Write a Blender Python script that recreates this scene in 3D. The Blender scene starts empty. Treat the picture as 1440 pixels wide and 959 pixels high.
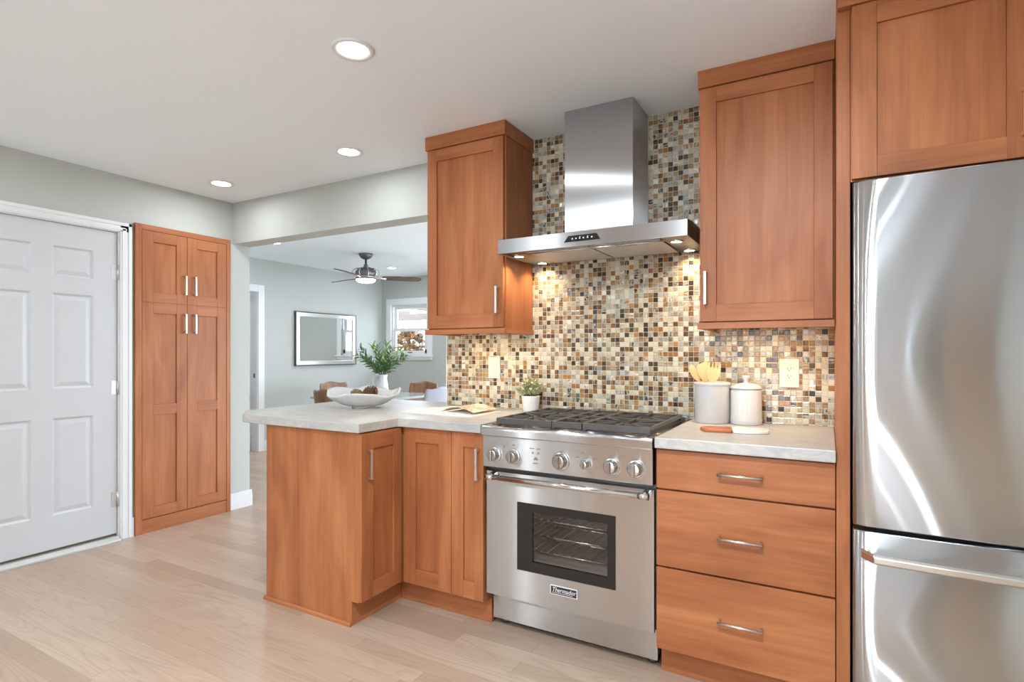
import bpy, bmesh, math, random
from mathutils import Vector, Matrix, noise as mnoise

random.seed(7)
sc = bpy.context.scene
col = sc.collection
PI = math.pi

# ------------------------------------------------------------------ camera
cd = bpy.data.cameras.new('camera')
cam = bpy.data.objects.new('camera', cd)
col.objects.link(cam)
cam.location = (0, 0, 1.25)
cam.rotation_euler = (PI / 2, 0, 0.5132)
cd.sensor_width = 36.0
cd.lens = 789.1 / 1440 * 36.0
cd.shift_y = (495.85 - 479.5) / 1440
cd.clip_start = 0.05
sc.camera = cam

# ------------------------------------------------------------------ view, world, sun
vs = sc.view_settings
vs.view_transform = 'Standard'
vs.look = 'None'
vs.exposure = 0.50
vs.gamma = 1.0
vs.use_curve_mapping = False
sc.cycles.use_denoising = True
sc.cycles.max_bounces = 10
sc.cycles.diffuse_bounces = 6
sc.cycles.glossy_bounces = 5
sc.cycles.sample_clamp_indirect = 6.0
sc.cycles.caustics_reflective = False
sc.cycles.caustics_refractive = False

world = bpy.data.worlds.new('sky')
sc.world = world
world.use_nodes = True
bg = world.node_tree.nodes['Background']
bg.inputs[0].default_value = (0.76, 0.88, 1.0, 1)
bg.inputs[1].default_value = 7.8

CAN_W = 3.2          # watts of each recessed ceiling light
CAN_COL = (0.88, 0.945, 1.0)
HOOD_W = 0.7
STRIP_W = 1.15


def lamp(name, kind, loc, power, color, parent=None, size=0.1, size_y=None, rot=(0, 0, 0), spread=PI, portal=False):
    ld = bpy.data.lights.new(name, kind)
    ld.energy = power
    ld.color = color
    if kind == 'AREA':
        ld.shape = 'DISK' if size_y is None else 'RECTANGLE'
        ld.size = size
        if size_y is not None:
            ld.size_y = size_y
        ld.spread = spread
        ld.cycles.is_portal = portal
    o = bpy.data.objects.new(name, ld)
    col.objects.link(o)
    if parent is not None:
        o.parent = parent
        o.location = Vector(loc) - Vector(parent.location)
    else:
        o.location = loc
    o.rotation_euler = rot
    return o


# ------------------------------------------------------------------ node helpers
def srgb(r, g, b):
    def f(c):
        c /= 255.0
        return c / 12.92 if c <= 0.04045 else ((c + 0.055) / 1.055) ** 2.4
    return (f(r), f(g), f(b), 1.0)


class NT:
    def __init__(self, name):
        self.m = bpy.data.materials.new(name)
        self.m.use_nodes = True
        self.t = self.m.node_tree
        self.b = self.t.nodes['Principled BSDF']

    def n(self, typ, **kw):
        nd = self.t.nodes.new(typ)
        for k, v in kw.items():
            setattr(nd, k, v)
        return nd

    def l(self, a, b):
        self.t.links.new(a, b)

    def s(self, sock, v):
        if hasattr(v, 'links'):
            self.l(v, sock)
        else:
            sock.default_value = v

    def math(self, op, a, b=0.0, c=None):
        nd = self.n('ShaderNodeMath', operation=op)
        self.s(nd.inputs[0], a)
        self.s(nd.inputs[1], b)
        if c is not None:
            self.s(nd.inputs[2], c)
        return nd.outputs[0]

    def mix(self, f, a, b, blend='MIX'):
        nd = self.n('ShaderNodeMix', data_type='RGBA', blend_type=blend)
        self.s(nd.inputs[0], f)
        self.s(nd.inputs[6], a)
        self.s(nd.inputs[7], b)
        return nd.outputs[2]

    def coord(self):
        return self.n('ShaderNodeTexCoord').outputs['Object']

    def mapping(self, vec, scale=(1, 1, 1), loc=(0, 0, 0), rot=(0, 0, 0)):
        nd = self.n('ShaderNodeMapping')
        self.l(vec, nd.inputs[0])
        self.s(nd.inputs[1], loc)
        self.s(nd.inputs[2], rot)
        self.s(nd.inputs[3], scale)
        return nd.outputs[0]

    def noise(self, vec, scale=5, detail=3, rough=0.5, dist=0.0):
        nd = self.n('ShaderNodeTexNoise')
        self.l(vec, nd.inputs['Vector'])
        nd.inputs['Scale'].default_value = scale
        nd.inputs['Detail'].default_value = detail
        nd.inputs['Roughness'].default_value = rough
        nd.inputs['Distortion'].default_value = dist
        return nd.outputs['Fac']

    def ramp(self, f, stops, interp='LINEAR'):
        nd = self.n('ShaderNodeValToRGB')
        self.l(f, nd.inputs[0])
        cr = nd.color_ramp
        cr.interpolation = interp
        while len(cr.elements) < len(stops):
            cr.elements.new(0.5)
        for e, (p, c) in zip(cr.elements, stops):
            e.position = p
            e.color = c
        return nd.outputs[0]

    def bump(self, h, strength=0.2, dist=0.01):
        nd = self.n('ShaderNodeBump')
        nd.inputs['Strength'].default_value = strength
        nd.inputs['Distance'].default_value = dist
        self.l(h, nd.inputs['Height'])
        self.l(nd.outputs[0], self.b.inputs['Normal'])
        return nd

    def set(self, **kw):
        for k, v in kw.items():
            self.s(self.b.inputs[k.replace('_', ' ')], v)
        return self.m


def plain(name, c, rough=0.5, metal=0.0, spec=0.5, var=0.04, scale=9.0, **kw):
    t = NT(name)
    f = t.noise(t.coord(), scale, 2)
    hi = tuple(min(1, x * (1 + var)) for x in c[:3]) + (1,)
    lo = tuple(x * (1 - var) for x in c[:3]) + (1,)
    t.set(Base_Color=t.mix(f, lo, hi), Roughness=rough, Metallic=metal, Specular_IOR_Level=spec, **kw)
    return t.m


def emit(name, c, strength):
    t = NT(name)
    t.set(Base_Color=c, Emission_Color=c, Emission_Strength=strength, Roughness=0.4)
    return t.m


def wood(name, axis, c_lo, c_mid, c_hi, rough=0.42):
    """stained maple; the grain runs along axis (0 x, 1 y, 2 z)"""
    t = NT(name)
    co = t.coord()
    s1 = [38, 38, 38]
    s1[axis] = 1.6
    s2 = [5.5, 5.5, 5.5]
    s2[axis] = 1.3
    s3 = [150, 150, 150]
    s3[axis] = 5
    g = t.noise(t.mapping(co, s1), 1.0, 4, 0.6, 0.6)
    b = t.noise(t.mapping(co, s2), 1.0, 3, 0.55, 0.8)
    fine = t.noise(t.mapping(co, s3), 1.0, 2, 0.5)
    f = t.math('ADD', t.math('MULTIPLY', g, 0.30), t.math('ADD', t.math('MULTIPLY', b, 0.58), t.math('MULTIPLY', fine, 0.12)))
    c = t.ramp(f, [(0.33, c_lo), (0.5, c_mid), (0.68, c_hi)])
    t.set(Base_Color=c, Roughness=rough, Specular_IOR_Level=0.32)
    t.bump(fine, 0.04, 0.002)
    return t.m


def steel(name, c=(0.58, 0.595, 0.61, 1), rough=0.2, axis=0, wave=0.0, aniso=0.85):
    """brushed stainless steel; brushing runs along axis and spreads reflections across it"""
    t = NT(name)
    co = t.coord()
    s = [600, 600, 600]
    s[axis] = 6
    br = t.noise(t.mapping(co, s), 1.0, 2, 0.5)
    gl = t.n('ShaderNodeBsdfAnisotropic', distribution='GGX')
    t.l(t.mix(br, tuple(x * 0.93 for x in c[:3]) + (1,), c), gl.inputs['Color'])
    gl.inputs['Roughness'].default_value = rough
    gl.inputs['Anisotropy'].default_value = aniso
    gl.inputs['Rotation'].default_value = 0.25 if axis == 2 else 0.0
    tg = t.n('ShaderNodeTangent', direction_type='RADIAL', axis='Z')
    t.l(tg.outputs[0], gl.inputs['Tangent'])
    h = t.math('MULTIPLY', br, 0.000004)
    if wave:
        w = t.noise(t.mapping(co, (3.0, 3.0, 1.7)), 1.0, 1, 0.4, 0.3)
        w2 = t.noise(t.mapping(co, (10.0, 10.0, 0.7)), 1.0, 1, 0.4, 0.2)
        h = t.math('ADD', h, t.math('ADD', t.math('MULTIPLY', w, wave), t.math('MULTIPLY', w2, wave * 0.22)))
    nd = t.n('ShaderNodeBump')
    nd.inputs['Strength'].default_value = 1.0
    nd.inputs['Distance'].default_value = 1.0
    t.l(h, nd.inputs['Height'])
    t.l(nd.outputs[0], gl.inputs['Normal'])
    t.l(gl.outputs[0], t.t.nodes['Material Output'].inputs[0])
    return t.m


M = {}
WL, WM, WH = srgb(138, 80, 47), srgb(164, 101, 62), srgb(184, 121, 79)
M['wood_z'] = wood('maple_upright_grain', 2, WL, WM, WH)
M['wood_x'] = wood('maple_level_grain', 0, WL, WM, WH)
M['wood_y'] = wood('maple_depth_grain', 1, WL, WM, WH)
M['chair_wood'] = wood('walnut_chair', 2, srgb(96, 66, 48), srgb(134, 98, 74), srgb(160, 124, 96), 0.4)
M['pale_wood'] = wood('beech_utensil', 2, srgb(214, 166, 112), srgb(230, 188, 136), srgb(240, 204, 156), 0.5)
M['handle_wood'] = wood('acacia_handle', 0, srgb(140, 78, 40), srgb(170, 100, 56), srgb(192, 124, 76), 0.4)
M['blade_wood'] = wood('walnut_blade', 0, srgb(60, 34, 26), srgb(92, 54, 42), srgb(120, 74, 58), 0.35)
M['steel_x'] = steel('brushed_steel_level', c=(0.52, 0.53, 0.54, 1), axis=0, rough=0.33, aniso=0.65)
M['steel_z'] = steel('brushed_steel_upright', axis=2, rough=0.30, aniso=0.78)
M['fridge_steel'] = steel('brushed_steel_fridge', (0.64, 0.655, 0.67, 1), axis=0, rough=0.19, wave=0.0007, aniso=0.87)
M['range_steel'] = steel('brushed_steel_range', (0.64, 0.655, 0.67, 1), axis=0, rough=0.21, wave=0.0012, aniso=0.8)
M['nickel'] = plain('satin_nickel', (0.72, 0.69, 0.66, 1), 0.28, 1.0)
M['knob_metal'] = plain('bronze_toned_steel', (0.50, 0.47, 0.44, 1), 0.2, 1.0)
M['chrome'] = plain('polished_steel', (0.72, 0.71, 0.70, 1), 0.12, 1.0)
M['filter'] = plain('grease_filter_mesh', (0.62, 0.62, 0.63, 1), 0.5, 0.35)
M['iron'] = plain('cast_iron', (0.035, 0.032, 0.030, 1), 0.45, 0.0, 0.5, 0.2)
M['grate_iron'] = plain('enamelled_grate', (0.075, 0.068, 0.062, 1), 0.36, 0.0, 0.5, 0.2)
M['dark_steel'] = plain('dark_cooktop_pan', (0.10, 0.095, 0.09, 1), 0.35, 0.6)
M['black_gloss'] = plain('black_glass', (0.012, 0.011, 0.011, 1), 0.08)
M['black'] = plain('black_plastic', (0.02, 0.02, 0.02, 1), 0.4)
M['oven_grey'] = plain('oven_enamel', (0.56, 0.51, 0.48, 1), 0.4)
M['grey_text'] = plain('grey_print', (0.18, 0.18, 0.19, 1), 0.5)
M['silver_text'] = plain('silver_print', (0.80, 0.80, 0.80, 1), 0.35)
M['white_paint'] = plain('white_gloss_paint', srgb(197, 199, 201), 0.32, var=0.01)
M['white_trim'] = plain('white_trim_paint', srgb(222, 223, 224), 0.35, var=0.01)
M['wall'] = plain('grey_green_wall_paint', srgb(181, 184, 178), 0.7, var=0.012, scale=3)
M['wall_din'] = plain('pale_grey_wall_paint', srgb(180, 183, 179), 0.7, var=0.012, scale=3)
M['ceiling'] = plain('white_ceiling_paint', srgb(238, 246, 252), 0.8, var=0.006, scale=2)
M['ceramic'] = plain('white_glazed_ceramic', srgb(203, 203, 202), 0.12, var=0.01, Coat_Weight=0.4)
M['matte_white'] = plain('matte_white_ceramic', srgb(232, 231, 229), 0.4, var=0.01)
M['ivory'] = plain('ivory_plastic', srgb(224, 217, 196), 0.35, var=0.01)
M['dark_slot'] = plain('dark_slot', (0.03, 0.025, 0.02, 1), 0.6)
M['marble'] = plain('white_marble', srgb(232, 228, 222), 0.25, var=0.04, scale=22)
M['leaf'] = plain('olive_leaf', srgb(84, 120, 66), 0.45, var=0.35, scale=40)
M['leaf_light'] = plain('fresh_leaf', srgb(132, 164, 96), 0.45, var=0.3, scale=40)
M['sage'] = plain('sage_leaf', srgb(190, 192, 152), 0.6, var=0.25, scale=60)
M['stem'] = plain('brown_stem', srgb(96, 76, 54), 0.6)
M['cone'] = plain('brown_pine_cone', srgb(122, 84, 60), 0.7, var=0.3, scale=60)
M['moss'] = plain('dried_moss', srgb(112, 100, 62), 0.8, var=0.35, scale=80)
M['fan_metal'] = plain('pewter_fan', srgb(112, 110, 110), 0.4, 0.7)
M['mirror'] = plain('mirror_silver', (0.86, 0.88, 0.88, 1), 0.015, 1.0, var=0.0)
M['silver_frame'] = plain('champagne_silver_frame', (0.62, 0.60, 0.56, 1), 0.28, 0.9)
M['frame_edge'] = plain('dark_frame_edge', srgb(96, 88, 80), 0.4, 0.5)
M['table_top'] = plain('grey_glass_table_top', srgb(168, 174, 170), 0.12, var=0.02)
M['pale_seat'] = plain('pale_grey_shell', srgb(146, 145, 153), 0.5, var=0.02)
M['threshold'] = plain('aluminium_sill', (0.62, 0.62, 0.60, 1), 0.35, 0.6)
M['gasket'] = plain('grey_gasket', (0.07, 0.07, 0.075, 1), 0.5)
M['lens'] = emit('lamp_lens', (1.0, 0.97, 0.92, 1), 9.0)
M['fan_lens'] = emit('fan_lamp_glass', (1.0, 0.95, 0.86, 1), 5.0)
M['hood_lens'] = emit('hood_lamp_lens', (1.0, 0.9, 0.72, 1), 10.0)
M['strip_lens'] = emit('strip_lamp_lens', (1.0, 0.86, 0.62, 1), 6.0)
M['concrete'] = plain('patio_concrete', srgb(206, 202, 196), 0.9)
M['fence'] = plain('white_fence_paint', srgb(238, 236, 232), 0.7)
M['beam'] = plain('pergola_beam', srgb(96, 84, 80), 0.8)
M['bush'] = plain('garden_leaf', srgb(58, 72, 50), 0.7, var=0.6, scale=6)
M['bush_orange'] = plain('autumn_leaf', srgb(108, 78, 44), 0.7, var=0.6, scale=6)
M['bush_dark'] = plain('dusky_leaf', srgb(52, 48, 54), 0.7, var=0.6, scale=6)
M['paper'] = plain('magazine_paper', srgb(232, 228, 224), 0.35, var=0.02)


def glass(name, c=(1, 1, 1, 1), rough=0.0, mixv=0.9):
    t = NT(name)
    tr = t.n('ShaderNodeBsdfTransparent')
    gl = t.n('ShaderNodeBsdfGlossy')
    tr.inputs[0].default_value = c
    gl.inputs['Roughness'].default_value = rough
    fr = t.n('ShaderNodeFresnel')
    ge = t.n('ShaderNodeNewGeometry')
    t.l(t.math('ADD', 1.5, t.math('MULTIPLY', ge.outputs['Backfacing'], 1 / 1.5 - 1.5)), fr.inputs[0])
    mx = t.n('ShaderNodeMixShader')
    t.l(fr.outputs[0], mx.inputs[0])
    t.l(tr.outputs[0], mx.inputs[1])
    t.l(gl.outputs[0], mx.inputs[2])
    t.l(mx.outputs[0], t.t.nodes['Material Output'].inputs[0])
    return t.m


M['tan_wood'] = wood('tan_cabinet', 2, srgb(150, 118, 92), srgb(172, 138, 110), srgb(188, 154, 126))
M['taupe'] = plain('taupe_panel', srgb(112, 103, 100), 0.5)
M['pane'] = glass('window_pane')
M['oven_pane'] = glass('oven_door_pane', (0.86, 0.83, 0.81, 1), 0.02)


def mat_floor():
    t = NT('pale_oak_planks')
    sp = t.n('ShaderNodeSeparateXYZ')
    co = t.coord()
    t.l(co, sp.inputs[0])
    x, y = sp.outputs[0], sp.outputs[1]
    W, L = 0.083, 1.35
    v = t.math('DIVIDE', y, W)
    row = t.math('FLOOR', v)
    wn = t.n('ShaderNodeTexWhiteNoise', noise_dimensions='1D')
    t.l(row, wn.inputs['W'])
    u = t.math('ADD', t.math('DIVIDE', x, L), t.math('MULTIPLY', wn.outputs[0], 7.3))
    plank = t.math('FLOOR', u)
    cb = t.n('ShaderNodeCombineXYZ')
    t.l(plank, cb.inputs[0])
    t.l(row, cb.inputs[1])
    w2 = t.n('ShaderNodeTexWhiteNoise', noise_dimensions='3D')
    t.l(cb.outputs[0], w2.inputs['Vector'])
    # grain coordinates shifted per plank
    sh = t.n('ShaderNodeVectorMath', operation='MULTIPLY_ADD')
    t.l(w2.outputs['Color'], sh.inputs[0])
    sh.inputs[1].default_value = (9, 9, 9)
    t.l(co, sh.inputs[2])
    g = t.noise(t.mapping(sh.outputs[0], (2.2, 46, 1)), 1.0, 4, 0.6, 0.5)
    cn = t.noise(t.mapping(sh.outputs[0], (0.75, 9.5, 1)), 1.0, 1.2, 0.45, 0.25)
    fr = t.math('FRACT', t.math('MULTIPLY', cn, 15.0))
    cath = t.math('POWER', t.math('ABSOLUTE', t.math('SUBTRACT', t.math('MULTIPLY', fr, 2.0), 1.0)), 3.0)
    patch = t.noise(t.mapping(sh.outputs[0], (1.3, 7, 1)), 1.0, 2, 0.5)
    cath = t.math('MULTIPLY', cath, t.math('SMOOTH_MIN', 1.0, t.math('MULTIPLY', patch, 1.3), 0.1))
    base = t.ramp(w2.outputs[0], [(0.0, srgb(170, 148, 129)), (0.35, srgb(183, 162, 143)), (0.7, srgb(192, 172, 153)), (1.0, srgb(177, 155, 136))])
    c = t.mix(t.math('MULTIPLY', g, 0.30), base, srgb(162, 134, 114))
    c = t.mix(t.math('MULTIPLY', cath, 0.42), c, srgb(146, 116, 96))
    fv = t.math('FRACT', v)
    e1 = t.math('MINIMUM', fv, t.math('SUBTRACT', 1.0, fv))
    fu = t.math('FRACT', u)
    e2 = t.math('MINIMUM', fu, t.math('SUBTRACT', 1.0, fu))
    seam = t.math('MAXIMUM', t.math('LESS_THAN', e1, 0.010), t.math('LESS_THAN', e2, 0.0011))
    c = t.mix(t.math('MULTIPLY', seam, 0.45), c, srgb(128, 98, 76))
    t.set(Base_Color=c, Roughness=t.math('ADD', 0.30, t.math('MULTIPLY', g, 0.10)), Specular_IOR_Level=0.45)
    t.bump(t.math('SUBTRACT', t.math('MULTIPLY', g, 0.15), seam), 0.12, 0.002)
    return t.m


def mat_stone():
    t = NT('cream_quartzite')
    co = t.coord()
    n1 = t.noise(t.mapping(co, (2.2, 4.2, 3.0), rot=(0, 0, 0.5)), 1.0, 5, 0.62, 1.4)
    n2 = t.noise(t.mapping(co, (9, 26, 22), rot=(0, 0, 0.42)), 1.0, 5, 0.65, 1.6)
    c = t.ramp(n1, [(0.30, srgb(158, 160, 163)), (0.46, srgb(182, 180, 176)), (0.62, srgb(191, 186, 178)), (0.8, srgb(171, 172, 174))])
    vein = t.ramp(n2, [(0.40, (0, 0, 0, 1)), (0.50, (1, 1, 1, 1)), (0.60, (0, 0, 0, 1))])
    c = t.mix(t.math('MULTIPLY', vein, 0.30), c, srgb(138, 136, 136))
    t.set(Base_Color=c, Roughness=0.32, Specular_IOR_Level=0.3)
    return t.m


def mat_tile():
    t = NT('glass_mosaic_tiles')
    co = t.coord()
    sp = t.n('ShaderNodeSeparateXYZ')
    t.l(co, sp.inputs[0])
    P = 0.0246
    u = t.math('DIVIDE', sp.outputs[0], P)
    v = t.math('DIVIDE', sp.outputs[2], P)
    cu, cv = t.math('FLOOR', u), t.math('FLOOR', v)
    cb = t.n('ShaderNodeCombineXYZ')
    t.l(cu, cb.inputs[0])
    t.l(cv, cb.inputs[1])
    wa = t.n('ShaderNodeTexWhiteNoise', noise_dimensions='3D')
    t.l(cb.outputs[0], wa.inputs['Vector'])
    r1 = wa.outputs['Value']
    rc = t.n('ShaderNodeSeparateColor')
    t.l(wa.outputs['Color'], rc.inputs[0])
    r2, r3, r4 = rc.outputs[0], rc.outputs[1], rc.outputs[2]
    pal = [(0.00, srgb(206, 199, 180)), (0.14, srgb(182, 169, 142)), (0.30, srgb(150, 132, 102)), (0.43, srgb(152, 104, 58)),
           (0.50, srgb(94, 73, 52)), (0.58, srgb(54, 50, 47)), (0.67, srgb(142, 140, 133)), (0.79, srgb(178, 176, 168)),
           (0.88, srgb(98, 98, 98)), (0.92, srgb(220, 217, 208)), (0.97, srgb(166, 118, 68))]
    ca = t.ramp(r1, pal, 'CONSTANT')
    pal2 = [(0.0, srgb(204, 195, 172)), (0.24, srgb(138, 96, 56)), (0.42, srgb(68, 57, 48)), (0.6, srgb(184, 178, 163)), (0.82, srgb(164, 136, 94))]
    cb2 = t.ramp(r2, pal2, 'CONSTANT')
    # swirls inside each tile, lying either level or upright
    off = t.n('ShaderNodeVectorMath', operation='MULTIPLY_ADD')
    t.l(wa.outputs['Color'], off.inputs[0])
    off.inputs[1].default_value = (7, 7, 7)
    t.l(co, off.inputs[2])
    s1 = t.noise(t.mapping(off.outputs[0], (24, 1, 84)), 1.0, 2, 0.5, 1.2)
    s2 = t.noise(t.mapping(off.outputs[0], (84, 1, 24)), 1.0, 2, 0.5, 1.2)
    pick = t.math('GREATER_THAN', r3, 0.5)
    sw = t.math('ADD', t.math('MULTIPLY', s1, pick), t.math('MULTIPLY', s2, t.math('SUBTRACT', 1.0, pick)))
    swm = t.ramp(sw, [(0.42, (0, 0, 0, 1)), (0.56, (1, 1, 1, 1))])
    calm = t.math('GREATER_THAN', r4, 0.10)
    c = t.mix(t.math('MULTIPLY', swm, t.math('MULTIPLY', calm, 0.85)), ca, cb2)
    fu, fv = t.math('FRACT', u), t.math('FRACT', v)
    eu = t.math('MINIMUM', fu, t.math('SUBTRACT', 1.0, fu))
    ev = t.math('MINIMUM', fv, t.math('SUBTRACT', 1.0, fv))
    e = t.math('MINIMUM', eu, ev)
    grout = t.math('LESS_THAN', e, 0.045)
    c = t.mix(grout, c, srgb(190, 182, 164))
    t.set(Base_Color=c, Roughness=t.math('ADD', 0.10, t.math('MULTIPLY', grout, 0.6)), Specular_IOR_Level=0.38)
    rise = t.math('MINIMUM', t.math('DIVIDE', e, 0.14), 1.0)
    tilt = t.math('ADD', t.math('MULTIPLY', t.math('SUBTRACT', fu, 0.5), t.math('SUBTRACT', r2, 0.5)),
                  t.math('MULTIPLY', t.math('SUBTRACT', fv, 0.5), t.math('SUBTRACT', r3, 0.5)))
    h = t.math('ADD', rise, t.math('ADD', t.math('MULTIPLY', tilt, 1.4), t.math('MULTIPLY', sw, 0.25)))
    t.bump(h, 0.6, 0.002)
    return t.m


M['floor'] = mat_floor()
M['stone'] = mat_stone()
M['tile'] = mat_tile()


def mat_photo_page():
    t = NT('magazine_photo_page')
    co = t.coord()
    n = t.noise(t.mapping(co, (14, 9, 1)), 1.0, 3, 0.5, 1.0)
    c = t.ramp(n, [(0.38, srgb(236, 230, 224)), (0.48, srgb(230, 196, 156)), (0.55, srgb(208, 150, 100)), (0.62, srgb(232, 222, 212)), (0.78, srgb(150, 130, 118))])
    t.set(Base_Color=c, Roughness=0.3)
    return t.m


M['photo_page'] = mat_photo_page()


def mat_text_page():
    t = NT('magazine_text_page')
    co = t.coord()
    sp = t.n('ShaderNodeSeparateXYZ')
    t.l(co, sp.inputs[0])
    line = t.math('LESS_THAN', t.math('FRACT', t.math('MULTIPLY', sp.outputs[1], 120)), 0.35)
    n = t.noise(t.mapping(co, (60, 1, 1)), 1.0, 2)
    f = t.math('MULTIPLY', line, t.math('MULTIPLY', n, 0.35))
    t.set(Base_Color=t.mix(f, srgb(236, 233, 230), srgb(120, 118, 118)), Roughness=0.35)
    return t.m


M['text_page'] = mat_text_page()


# ------------------------------------------------------------------ mesh builder
class MB:
    """collects shapes in world coordinates; build() links them as one mesh object"""

    def __init__(self):
        self.bm = bmesh.new()
        self.mats = []

    def mi(self, m):
        if m not in self.mats:
            self.mats.append(m)
        return self.mats.index(m)

    def faces(self, vs, fs, m=None, smooth=False):
        bv = [self.bm.verts.new(v) for v in vs]
        k = self.mi(m) if m else 0
        out = []
        for f in fs:
            try:
                fa = self.bm.faces.new([bv[i] for i in f])
                fa.material_index = k
                fa.smooth = smooth
                out.append(fa)
            except ValueError:
                pass
        return out

    def box(self, x0, x1, y0, y1, z0, z1, m=None):
        x0, x1 = min(x0, x1), max(x0, x1)
        y0, y1 = min(y0, y1), max(y0, y1)
        z0, z1 = min(z0, z1), max(z0, z1)
        v = [(x0, y0, z0), (x1, y0, z0), (x1, y1, z0), (x0, y1, z0), (x0, y0, z1), (x1, y0, z1), (x1, y1, z1), (x0, y1, z1)]
        f = [(0, 3, 2, 1), (4, 5, 6, 7), (0, 1, 5, 4), (1, 2, 6, 5), (2, 3, 7, 6), (3, 0, 4, 7)]
        self.faces(v, f, m)
        return self

    def prism(self, poly, axis, a, b, m=None, smooth=False):
        """polygon in the two other axes (x,y | x,z | y,z) pulled from a to b along axis"""
        def p(u, v, w):
            return {0: (w, u, v), 1: (u, w, v), 2: (u, v, w)}[axis]
        n = len(poly)
        vs = [p(u, v, a) for u, v in poly] + [p(u, v, b) for u, v in poly]
        fs = [tuple(range(n))[::-1], tuple(range(n, 2 * n))] + [(i, (i + 1) % n, n + (i + 1) % n, n + i) for i in range(n)]
        self.faces(vs, fs, m, smooth)
        return self

    def lathe(self, prof, c, axis=2, seg=40, m=None, smooth=True, flip=1):
        """prof: (radius, height) pairs turned about an axis through c"""
        cx, cy, cz = c
        rings = []
        k = self.mi(m) if m else 0
        for r, h in prof:
            ring = []
            if r < 1e-6:
                pts = [(0.0, 0.0)]
            else:
                pts = [(r * math.cos(2 * PI * i / seg), r * math.sin(2 * PI * i / seg)) for i in range(seg)]
            for a, b in pts:
                h2 = h * flip
                p = {2: (cx + a, cy + b, cz + h2), 1: (cx + a, cy + h2, cz + b), 0: (cx + h2, cy + a, cz + b)}[axis]
                ring.append(self.bm.verts.new(p))
            rings.append(ring)
        for A, B in zip(rings, rings[1:]):
            for i in range(seg):
                j = (i + 1) % seg
                if len(A) == 1 and len(B) == 1:
                    continue
                if len(A) == 1:
                    q = [A[0], B[j], B[i]]
                elif len(B) == 1:
                    q = [A[i], A[j], B[0]]
                else:
                    q = [A[i], A[j], B[j], B[i]]
                fa = self.bm.faces.new(q)
                fa.material_index = k
                fa.smooth = smooth
        return self

    def cyl(self, a, b, r, seg=16, m=None, r2=None, smooth=True):
        a, b = Vector(a), Vector(b)
        return self.tube([a, b], [r, r if r2 is None else r2], seg, m, smooth)

    def tube(self, pts, rad, seg=10, m=None, smooth=True):
        pts = [Vector(p) for p in pts]
        if not isinstance(rad, (list, tuple)):
            rad = [rad] * len(pts)
        k = self.mi(m) if m else 0
        rings = []
        up = None
        for i, p in enumerate(pts):
            d = (pts[min(i + 1, len(pts) - 1)] - pts[max(i - 1, 0)]).normalized()
            if up is None:
                up = Vector((0, 0, 1)) if abs(d.z) < 0.9 else Vector((1, 0, 0))
            s = d.cross(up).normalized()
            up = s.cross(d).normalized()
            rings.append([self.bm.verts.new(p + rad[i] * (math.cos(2 * PI * j / seg) * s + math.sin(2 * PI * j / seg) * up)) for j in range(seg)])
        for A, B in zip(rings, rings[1:]):
            for i in range(seg):
                j = (i + 1) % seg
                fa = self.bm.faces.new([A[i], A[j], B[j], B[i]])
                fa.smooth = smooth
                fa.material_index = k
        for R in (rings[0][::-1], rings[-1]):
            fa = self.bm.faces.new(R)
            fa.material_index = k
        return self

    def build(self, name, m, parent=None, bevel=0.0, kind=None, segs=2):
        loc = Vector(parent.location) if parent is not None and parent.parent is None else None
        root = parent
        while root is not None and root.parent is not None:
            root = root.parent
        off = Vector(root.location) if root is not None else Vector((0, 0, 0))
        bmesh.ops.recalc_face_normals(self.bm, faces=self.bm.faces[:])
        if off.length:
            bmesh.ops.translate(self.bm, verts=self.bm.verts[:], vec=-off)
        me = bpy.data.meshes.new(name)
        self.bm.to_mesh(me)
        self.bm.free()
        for k in (self.mats or [m]):
            me.materials.append(M[k])
        o = bpy.data.objects.new(name, me)
        col.objects.link(o)
        if parent is not None:
            o.parent = parent
        if kind:
            o['kind'] = kind
        if bevel:
            bv = o.modifiers.new('bevel', 'BEVEL')
            bv.width = bevel
            bv.segments = segs
            bv.limit_method = 'ANGLE'
            bv.angle_limit = math.radians(40)
        return o


def thing(name, label, cat, loc=(0, 0, 0), group=None, rz=0.0):
    o = bpy.data.objects.new(name, None)
    o.empty_display_size = 0.1
    col.objects.link(o)
    o.location = loc
    o.rotation_euler = (0, 0, rz)
    return tag(o, label, cat, group)


def tag(o, label, cat, group=None):
    o['label'] = label
    o['category'] = cat
    if group:
        o['group'] = group
    return o


def copy_thing(root, loc, label=None, rz=None):
    r = root.copy()
    col.objects.link(r)
    r.location = loc
    if rz is not None:
        r.rotation_euler = (0, 0, rz)
    if label:
        r['label'] = label
    def rec(a, b):
        for ch in list(a.children):
            c = ch.copy()
            col.objects.link(c)
            c.parent = b
            rec(ch, c)
    rec(root, r)
    return r


def box(name, m, dims, parent=None, bevel=0.0, kind=None):
    return MB().box(*dims).build(name, m, parent, bevel, kind)


def struct(name, mb, m, bevel=0.0, parent=None):
    return mb.build(name, m, parent, bevel, 'structure')


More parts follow.
